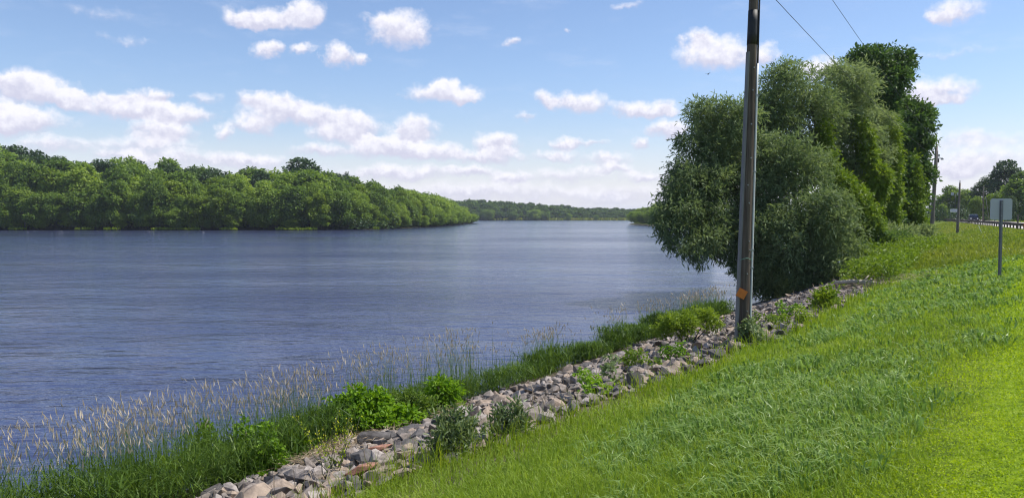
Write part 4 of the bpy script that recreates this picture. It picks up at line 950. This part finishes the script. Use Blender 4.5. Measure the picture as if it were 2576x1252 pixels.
def grasses():
    # fine mown grass over the whole slope
    x, y, r = radial(330000, 3.2, 40, -38, 66); s = shore_dist(x, y); k = (s > rock_edge((x - O[0]) * D[0] + (y - O[1]) * D[1]) + .1 + (vnoise(x, y, .6) - .5) * .6) & (s < lawn_edge(x, y) + .5 * R.random(len(x))) & (y < edge_of_lawn(x, y) + 1.5)
    x, y, r, s = x[k], y[k], r[k], s[k]; n = len(x); pt = vnoise(x, y, .9)
    h = (R.uniform(.05, .13, n) + .05 * pt) * (1 + .25 * (s < 7.2)); w = np.maximum(.004, r * .0009) * R.uniform(.7, 1.3, n)
    dry = (vnoise(x, y, 1.7) > .80) & (s < 9.5); var = np.clip(R.random(n) * .7 + .3 * pt - .1, 0, 1); var[dry] = np.minimum(1, var[dry] + .5)
    grass_obj('mown_grass', np.stack([x, y, Gz(x, y) - .01], 1), h, w, R.normal(0, .55, (n, 2)), R.uniform(.0, .35, n), M['fine_grass'], 'short fine green grass covering the bank slope', 'grass', var)
    # coarse blue-green tufts in a broad band: arching blades springing from tuft centres
    x, y, r = radial(19000, 3.4, 40, -30, 66); s = shore_dist(x, y); nz = vnoise(x, y, .55) * .6 + vnoise(x, y, 1.6) * .4
    dens = sstep(7.2, 8.6, s + (nz - .5) * 2.4) * sstep(.35, -.35, s - lawn_edge(x, y)) * sstep(.34, .60, nz + .06)
    k = (R.random(len(x)) < dens) & (y < edge_of_lawn(x, y)); x, y, r, nz = x[k], y[k], r[k], nz[k]; q = 8
    x, y, r, nz = [np.repeat(v, q) for v in (x, y, r, nz)]; n = len(x); a = R.uniform(0, 6.283, n); ou = R.random(n) ** .6
    bx = x + np.cos(a) * ou * .07; by = y + np.sin(a) * ou * .07; ln = np.stack([np.cos(a), np.sin(a)], 1) * (ou * 1.0)[:, None] + np.array((-.22, -.10)) + R.normal(0, .25, (n, 2))
    h = R.uniform(.10, .25, n) * (.5 + .8 * nz); w = np.maximum(.014, r * .0019) * R.uniform(.7, 1.3, n)
    grass_obj('coarse_grass', np.stack([bx, by, Gz(bx, by) - .01], 1), h, w, ln, R.uniform(.15, .65, n), M['coarse_grass'], 'coarse blue-green grass tufts in a broad band across the slope')
    # clover lawn on the flat: tiny upright leaves
    x, y, r = radial(900000, 2.6, 45, -25, 72); s = shore_dist(x, y); k = (s > lawn_edge(x, y) - .25) & (s < 22) & (y < edge_of_lawn(x, y) + 1)
    x, y, r = x[k], y[k], r[k]; pt = vnoise(x, y, 3.0); k = R.random(len(x)) < .55 + .6 * pt; x, y, r, pt = x[k], y[k], r[k], pt[k]; n = len(x)
    z = Gz(x, y) + R.uniform(0, .045, n) * (.4 + pt); ln = np.maximum(.016, r * .0022) * R.uniform(.7, 1.4, n)
    nr = norm(R.normal(0, .7, (n, 3)) + np.array((0, 0, 1))); V, Fc = leaf_verts(np.stack([x, y, z], 1), np.cross(nr, rdir(n)) + np.array((0, 0, .35)), nr, ln, ln * .6, .05)
    tag(link('lawn', mesh('lawn', V, Fc, M['clover'], np.repeat(np.clip(R.random(n) * .8 + .3 * pt - .1, 0, 1), 4))), 'bright yellow-green clover lawn on the flat at the right', 'lawn', kind='stuff')
    # tall edge grass along the stones
    x, y, r = radial(120000, 3.2, 62, -45, 50); s = shore_dist(x, y); e = rock_edge((x - O[0]) * D[0] + (y - O[1]) * D[1]) + .2 + (vnoise(x, y, .5) - .5) * .7
    dens = np.exp(-((s - e) / .55) ** 2) * (.35 + .8 * vnoise(x, y, 1.2)); k = (R.random(len(x)) < dens) & (y > 1); x, y, r = x[k], y[k], r[k]; n = len(x)
    h = R.uniform(.16, .46, n) * (.5 + .8 * vnoise(x, y, .8)); w = np.maximum(.006, r * .0009) * R.uniform(.7, 1.3, n)
    grass_obj('edge_grass', np.stack([x, y, Gz(x, y) - .02], 1), h, w, R.normal(0, .28, (n, 2)), R.uniform(0, .15, n), M['long_grass'], 'taller uncut grass along the upper edge of the stones')
    # sparse dry stalks in the stones
    x, y, r = radial(9000, 5, 45, -40, 50); s = shore_dist(x, y); k = (s > 3.6) & (s < 5.6) & (R.random(len(x)) < .5); x, y, r = x[k], y[k], r[k]; n = len(x)
    grass_obj('dry_stalks', np.stack([x, y, Gz(x, y)], 1), R.uniform(.2, .55, n), np.maximum(.004, r * .0007), R.normal(0, .2, (n, 2)), R.uniform(0, .1, n), M['straw'], 'thin dry stalks growing between the upper stones')
    # meadow
    x, y, r = radial(260000, 30, 210, 12, 52); s = shore_dist(x, y); w_ = rail_w(x, y); k = (y > edge_of_lawn(x, y)) & (w_ > .4) & (s > 5.2 - 4 * sstep(60, 80, y)); x, y, r, w_ = x[k], y[k], r[k], w_[k]; n = len(x)
    pt = vnoise(x, y, .12); h = R.uniform(.3, .62, n) * (.65 + .6 * pt) * sstep(32.5, 40, y + .001) * (.25 + .75 * sstep(1, 14, w_)) + .12; w = np.maximum(.01, r * .0011) * R.uniform(.7, 1.3, n)
    var = np.clip(R.random(n) * .6 + .5 * vnoise(x, y, .08) - .05, 0, 1)
    grass_obj('meadow_grass', np.stack([x, y, Gz(x, y) - .02], 1), h, w, R.normal(0, .3, (n, 2)), R.uniform(0, .2, n), M['meadow_grass'], 'tall olive green meadow grass in front of the road', 'grass', var)
    x, y, r = radial(9000, 190, 330, 20, 50); k = (rail_w(x, y) < -14.5); x, y, r = x[k], y[k], r[k]; n = len(x)
    grass_obj('verge_grass', np.stack([x, y, Gz(x, y) - .02], 1), R.uniform(.2, .4, n), r * .0016, R.normal(0, .3, (n, 2)), R.uniform(0, .2, n), M['clover'], 'grass verge under the trees beyond the road')
grasses()
tall_weeds()

def tp(px):                      # distance along the waterline that sits at column px of the 1024 px frame
    a = (px - 512) / F; return ((O[0] - a * O[1]) / (a * D[1] - D[0]))
def reeds():
    # clumps: px range, height of the leafy mass, density per metre, seed stem density, seed stem height
    seg = [(-260, 0, .8, 1, 26, 1.7), (0, 130, .82, 1, 34, 1.65), (130, 235, .85, 1, 26, 1.65), (235, 312, .8, 1.1, 24, 1.6), (340, 462, .55, .8, 24, 1.75), (462, 516, .45, .45, 9, 1.4), (520, 550, .62, .9, 24, 1.55), (566, 590, .45, .8, 6, 1.2),
           (599, 612, .72, 1.1, 24, 1.75), (619, 630, .75, 1.1, 8, 1.4), (643, 659, .78, 1.1, 14, 1.6), (668, 714, .55, .9, 14, 1.6)]
    P, h, w, ln, sP, sh = [], [], [], [], [], []
    for a, b, hh, de, sd_, sh_ in seg:
        t0, t1 = tp(a), tp(b); Lm = t1 - t0; n = int(Lm * 1500 * de); t = R.uniform(t0, t1, n); s = np.clip(R.normal(.5, .38, n), -.7, 1.5)
        if a > 500: s = np.clip(R.normal(.3, .28, n), -.5, 1.0)
        if a == 340: s = np.clip(R.normal(.0, .35, n), -.8, .5)
        if b <= 235: s = np.clip(R.normal(.55, .62, n), -1.0, 1.8)
        lump = .55 + .7 * vnoise(t, s, 1.4); edge = np.minimum(1, np.minimum(t - t0, t1 - t) / (.5 if Lm > 2 else .25) + .35)
        q = ts(t, s); hz = hh * lump * edge; z0 = R.random(n) ** .8 * hz
        P.append(np.column_stack([q, np.maximum(Gz(q[:, 0], q[:, 1]), -4.5) + z0])); k = R.uniform(.12, .30, n); h.append(k); w.append(np.full(n, .016) * R.uniform(.7, 1.3, n)); ln.append(R.normal(0, 1.0, (n, 2)))
        m = int(Lm * sd_ * (15.0 if b <= 322 else 7.0)); t = R.uniform(t0, t1, m); t = t[R.random(m) < (.3 + .7 * sstep(.25, .75, vnoise(t, t * 0 + 3, 1.3)))]; m = len(t); s = R.normal(.40, .45, m) if b <= 322 else R.normal(.30, .25, m); q = ts(t, s); sP.append(np.column_stack([q, np.maximum(Gz(q[:, 0], q[:, 1]), -4.5)])); sh.append(sh_ * np.where(R.random(m) < .5, R.uniform(.75, 1.05, m), R.uniform(.45, .8, m)) * (.95 if b <= 470 else .8))
    P = np.concatenate(P); h = np.concatenate(h); w = np.concatenate(w); r = np.hypot(P[:, 0], P[:, 1]); w = np.maximum(w, r * .0009); n = len(P)
    V1, F1 = blades(P, h, w, np.concatenate(ln), R.uniform(.1, .75, n)); v1 = np.repeat(R.random(n), 5)
    sP = np.concatenate(sP); sh = np.concatenate(sh); m = len(sP); r = np.hypot(sP[:, 0], sP[:, 1]); le = R.normal(0, .13, (m, 2)) + np.array((-.02, 0))
    V2, F2 = blades(sP, sh, np.maximum(.006, r * .00048), le, np.zeros(m))
    tip = V2.reshape(-1, 5, 3)[:, 4]; dr = norm(tip - V2.reshape(-1, 5, 3)[:, 2]); k = (R.random(m) < .92) & (sh > .95); tip, dr, r = tip[k], dr[k], r[k]; m2 = len(tip)
    ax = norm(dr + R.normal(0, .22, (m2, 3)) + np.array((-.05, 0, 0))); L_ = R.uniform(.09, .19, m2); wd = np.maximum(.020, r * .0013) * R.uniform(.7, 1.2, m2)
    V3, F3 = leaf_verts(tip - ax * L_[:, None] * .3, ax, rdir(m2), L_, wd, .04); V3b, F3b = leaf_verts(tip - ax * L_[:, None] * .3, ax, rdir(m2), L_, wd * .8, .04)
    o1 = len(V1); o2 = o1 + len(V2); o3 = o2 + len(V3)
    quads = np.concatenate([F1[0], F2[0] + o1, F3 + o2, F3b + o3]); tris = np.concatenate([F1[1], F2[1] + o1])
    mi = np.concatenate([np.zeros(len(F1[0])), np.zeros(len(F2[0])), np.ones(len(F3) + len(F3b)), np.zeros(len(tris))])
    var = np.concatenate([v1, np.repeat(R.uniform(.5, 1, m), 5), np.repeat(R.random(m2), 4), np.repeat(R.random(m2), 4)])
    tag(link('reed_grass', mesh('reed_grass', np.concatenate([V1, V2, V3, V3b]), [quads, tris], [M['reed_blade'], M['reed_seed']], var, False, mi)), 'tall reed grass with tan seed heads along the waterline', 'reeds', kind='stuff')
reeds()

# ------------------------------------------------------------------ shrubs and weeds on the bank
def spot(px, py): return at(px, py)
def px_bush(name, base, lst, n, leaf, asp, mat, label, ovate, cat_='shrub', **kw):
    """base pixel gives the ground point and so the depth; clump centres are around it"""
    b = at(*base); Y = b[1]; return bush(name, [(x, y, r, Y + dy) for x, y, r, dy in lst], n, leaf, asp, mat, label, None, ovate, cat_, **kw)
px_bush('shrub', (358, 440), [(862, 1030, 24, .1), (885, 1035, 36, .1), (1035, 1050, 20, .2), (925, 1040, 38, .2), (970, 1050, 34, .1), (900, 1000, 22, .1), (860, 1060, 20, 0), (1010, 1060, 26, .3), (950, 1015, 22, .2), (930, 1070, 25, -.2), (985, 1080, 22, -.1)], 7000, .10, .62, M['bush_leaf'], 'bright green broad-leaved shrub at the water edge beside the straw patch', True, droop=.25, up=.9, stems=9)
px_bush('shrub', (420, 424), [(1045, 1025, 30, .2), (1075, 1030, 26, .2), (1020, 1010, 22, .2), (1060, 1055, 22, 0)], 2200, .09, .35, M['reed_blade'], 'darker green leafy clump between the bright shrub and the upright sapling', True, droop=.2, up=.8, stems=6)
px_bush('sapling', (446, 416), [(1105, 970, 18, .2), (1120, 990, 24, .2), (1095, 1000, 20, .2), (1140, 985, 15, .2), (1115, 1025, 26, .1), (1145, 1020, 15, .1)], 1700, .10, .45, M['bush_leaf'], 'upright green sapling standing above the reeds right of the bright shrub', True, 'sapling', droop=.3, up=.8, stems=7)
px_bush('shrub', (452, 459), [(1112, 1100, 18, .1), (1142, 1085, 19, .1), (1106, 1135, 17, 0), (1145, 1125, 18, 0), (1172, 1105, 15, .1), (1150, 1058, 10, .2), (1176, 1072, 10, .2), (1108, 1068, 8, .2)], 1500, .085, .34, M['dark_willow_leaf'], 'larger dark narrow-leaved willow shrub growing out of the stones by the grass', True, droop=-.3, up=.3, stems=10, sub=6)
px_bush('shrub', (512, 440), [(1262, 1065, 13, .1), (1292, 1055, 14, .1), (1312, 1078, 12, .1), (1248, 1085, 11, 0), (1284, 1088, 13, 0), (1254, 1040, 7, .2), (1304, 1032, 7, .2)], 700, .085, .34, M['dark_willow_leaf'], 'smaller thin willow shrub growing out of the stones right of the larger one', True, droop=-.3, up=.3, stems=10, sub=5)
px_bush('shrub', (685, 345), [(1690, 815, 26, 0), (1730, 808, 28, 0), (1770, 805, 26, .2), (1795, 815, 16, .2), (1660, 830, 20, 0)], 4500, .075, .45, M['vine_leaf'], 'bright green leafy bush closing the far end of the reed band left of the pole', True, droop=.2, up=.7, stems=7)
px_bush('sapling', (829, 310), [(2075, 750, 12, 0), (2090, 735, 9, 0), (2062, 762, 12, 0), (2085, 768, 14, 0), (2078, 785, 16, 0)], 800, .13, .45, M['vine_leaf'], 'small yellow-green sapling standing in the stones under the willow', True, 'sapling', droop=-.1, sub=3)
for i, (bx, by, top, lab) in enumerate(((208, 472, 1066, 'leftmost leafy weed spire in the near reeds'), (246, 478, 1062, 'tallest leafy weed spire in the near reeds'), (268, 476, 1072, 'leafy weed spire in the near reeds just right of the tallest one'), (298, 462, 1090, 'rightmost leafy weed spire in the near reeds'))):
    cx = bx * 2.5156; bot = by * 2.5156 - 10; k = 5; b = at(bx, by); Y = b[1] + .25
    lst = [(cx + R.uniform(-6, 6), top + (bot - top) * q / k, 8 + 5 * q, Y) for q in range(k + 1)]
    bush('leafy_weed', lst, 1100, .085, .75, M['bush_leaf'], lab, None, True, 'weed', stems=3, sub=3, droop=.4, up=.7)
def flower_weed():
    b = at(334, 478); o = thing('flowering_weed', tuple(b), 'thin yellow-flowered weed standing in front of the near stones', 'weed')
    tops = [np.array((R.normal(0, .16), R.normal(0, .12), R.uniform(.55, .95))) for _ in range(11)]
    link('stem', trunk_mesh('stem', M['stem'], [((R.normal(0, .04), R.normal(0, .04), -.05), t, .006, .003) for t in tops], 5), o)
    P = []; Q = []
    for t in tops:
        for f in R.uniform(.2, .85, 16): P.append(t * f + R.normal(0, .015, 3))
        for f in R.uniform(.55, 1.05, 13): Q.append(t * f + R.normal(0, .03, 3))
    for nm, A, mt, l, a in (('foliage', np.array(P), M['clover'], .05, .4), ('blossom', np.array(Q), M['yellow_flower'], .022, .9)):
        n = len(A); V, Fc = leaf_verts(A, rdir(n) + np.array((0, 0, .3)), rdir(n) + np.array((0, 0, .8)), l * R.uniform(.7, 1.3, n), l * a * np.ones(n)); tag(link(nm, mesh(nm, V, Fc, mt, np.repeat(R.random(n), 4)), o), kind='stuff' if nm == 'blossom' else None)
flower_weed()
def base_vine():
    bl = [(PX + .10 + R.normal(0, .1), PY - .22 + R.normal(0, .06), PZ + R.uniform(.05, .75), .14, .10, .14) for _ in range(9)]; b0 = np.array((PX + .1, PY - .25, PZ))
    o = thing('climbing_vine', tuple(b0), 'leafy vine growing around the foot of the foreground pole', 'vine')
    V, Fc, var = blob_leaves(bl, 420, .085, .8, .3, True, up=.7); link('foliage', mesh('foliage', V - b0, Fc, M['willow_leaf'], var), o)
    link('stem', trunk_mesh('stem', M['stem'], [((0, 0, -.1), (.02, .05, .75), .008, .004), ((.05, 0, -.1), (-.12, 0, .6), .008, .004)], 5), o)
base_vine()
wl = [(640, 372, 'low weed clump in the stones nearest to the reed clumps, left of the pole'), (668, 362, 'low leafy weed on the upper stones left of the pole'), (614, 385, 'low weed on the upper stones behind the edge grass left of the pole'), (764, 330, 'pale weed clump on the stones right beside the foreground pole'), (785, 322, 'yellowish weed clump on the stones under the willow shade edge'), (756, 345, 'leafy weed clump at the right foot of the foreground pole'), (800, 326, 'low weed on the stones between the pole and the small sapling'), (590, 396, 'small leafy weed above the edge grass near the middle of the stones')]
for i, (bx, by, lab) in enumerate(wl):
    b = at(bx, by); bl = [(b[0] + R.normal(0, .22), b[1] + R.normal(0, .2), b[2] + R.uniform(.08, .42), .14, .14, .12) for _ in range(6)]
    o = thing('leafy_weed', tuple(b), lab, 'weed'); V, Fc, var = blob_leaves(bl, 330, .085, .55, .1, True, up=.7); V[:, 2] = np.maximum(V[:, 2], b[2])
    link('foliage', mesh('foliage', V - b, Fc, M[['vine_leaf', 'bush_leaf', 'willow_leaf'][i % 3]], var), o)
    link('stem', trunk_mesh('stem', M['stem'], [((0, 0, -.05), np.array(q[:3]) - b, .006, .003) for q in bl], 5), o)
def straw():
    P = []
    for px, py, sx, n in ((352, 441, .45, 1500), (340, 452, .35, 900), (378, 436, .3, 500), (325, 462, .3, 400), (440, 418, .35, 400), (880, 284, 1.0, 600)):
        b = at(px, py); q = np.column_stack([b[0] + R.normal(0, sx, n), b[1] + R.normal(0, sx, n)]); P.append(np.column_stack([q, Gz(q[:, 0], q[:, 1]) + .08 + R.random(n) * .14]))
    P = np.concatenate(P); n = len(P); ax = rdir(n); ax[:, 2] *= .2; V, Fc = leaf_verts(P, ax, rdir(n), R.uniform(.12, .35, n), np.full(n, .010) * R.uniform(.7, 1.5, n), .05)
    tag(link('dead_reeds', mesh('dead_reeds', V, Fc, M['straw'], np.repeat(R.random(n), 4))), 'mat of dead brown reeds washed up on the stones', 'debris', kind='stuff')
straw()
def log():
    b = at(858, 287); mb = MB(); mb.tube([(-.9, .1, .18), (-.3, 0, .24), (.4, -.05, .2), (1.0, -.1, .12)], [.06, .09, .10, .07], 9)
    mb.tube([(.2, 0, .22), (.5, .1, .5)], [.05, .02], 7)
    tag(mb.build('driftwood_log', plain('driftwood', (.42, .36, .29), .9, nscale=5, namt=.3, stretch=(.6, 5, 5), bump=.5), None, tuple(b)), 'pale driftwood log lying under the right edge of the willow', 'log')
log()

def haze():
    m = bpy.data.materials.new('haze'); m.use_nodes = True; N = m.node_tree.nodes; L = m.node_tree.links
    N.remove(N['Principled BSDF']); v = N.new('ShaderNodeVolumePrincipled'); v.inputs['Color'].default_value = (.80, .87, 1, 1); v.inputs['Density'].default_value = .00014; v.inputs['Anisotropy'].default_value = .2
    L.new(v.outputs[0], N['Material Output'].inputs['Volume'])
    o = MB().box((500, 2800, 11), (17600, 13600, 46)).build('haze', m); tag(o, 'thin summer haze over the river', 'haze', kind='stuff')
haze()
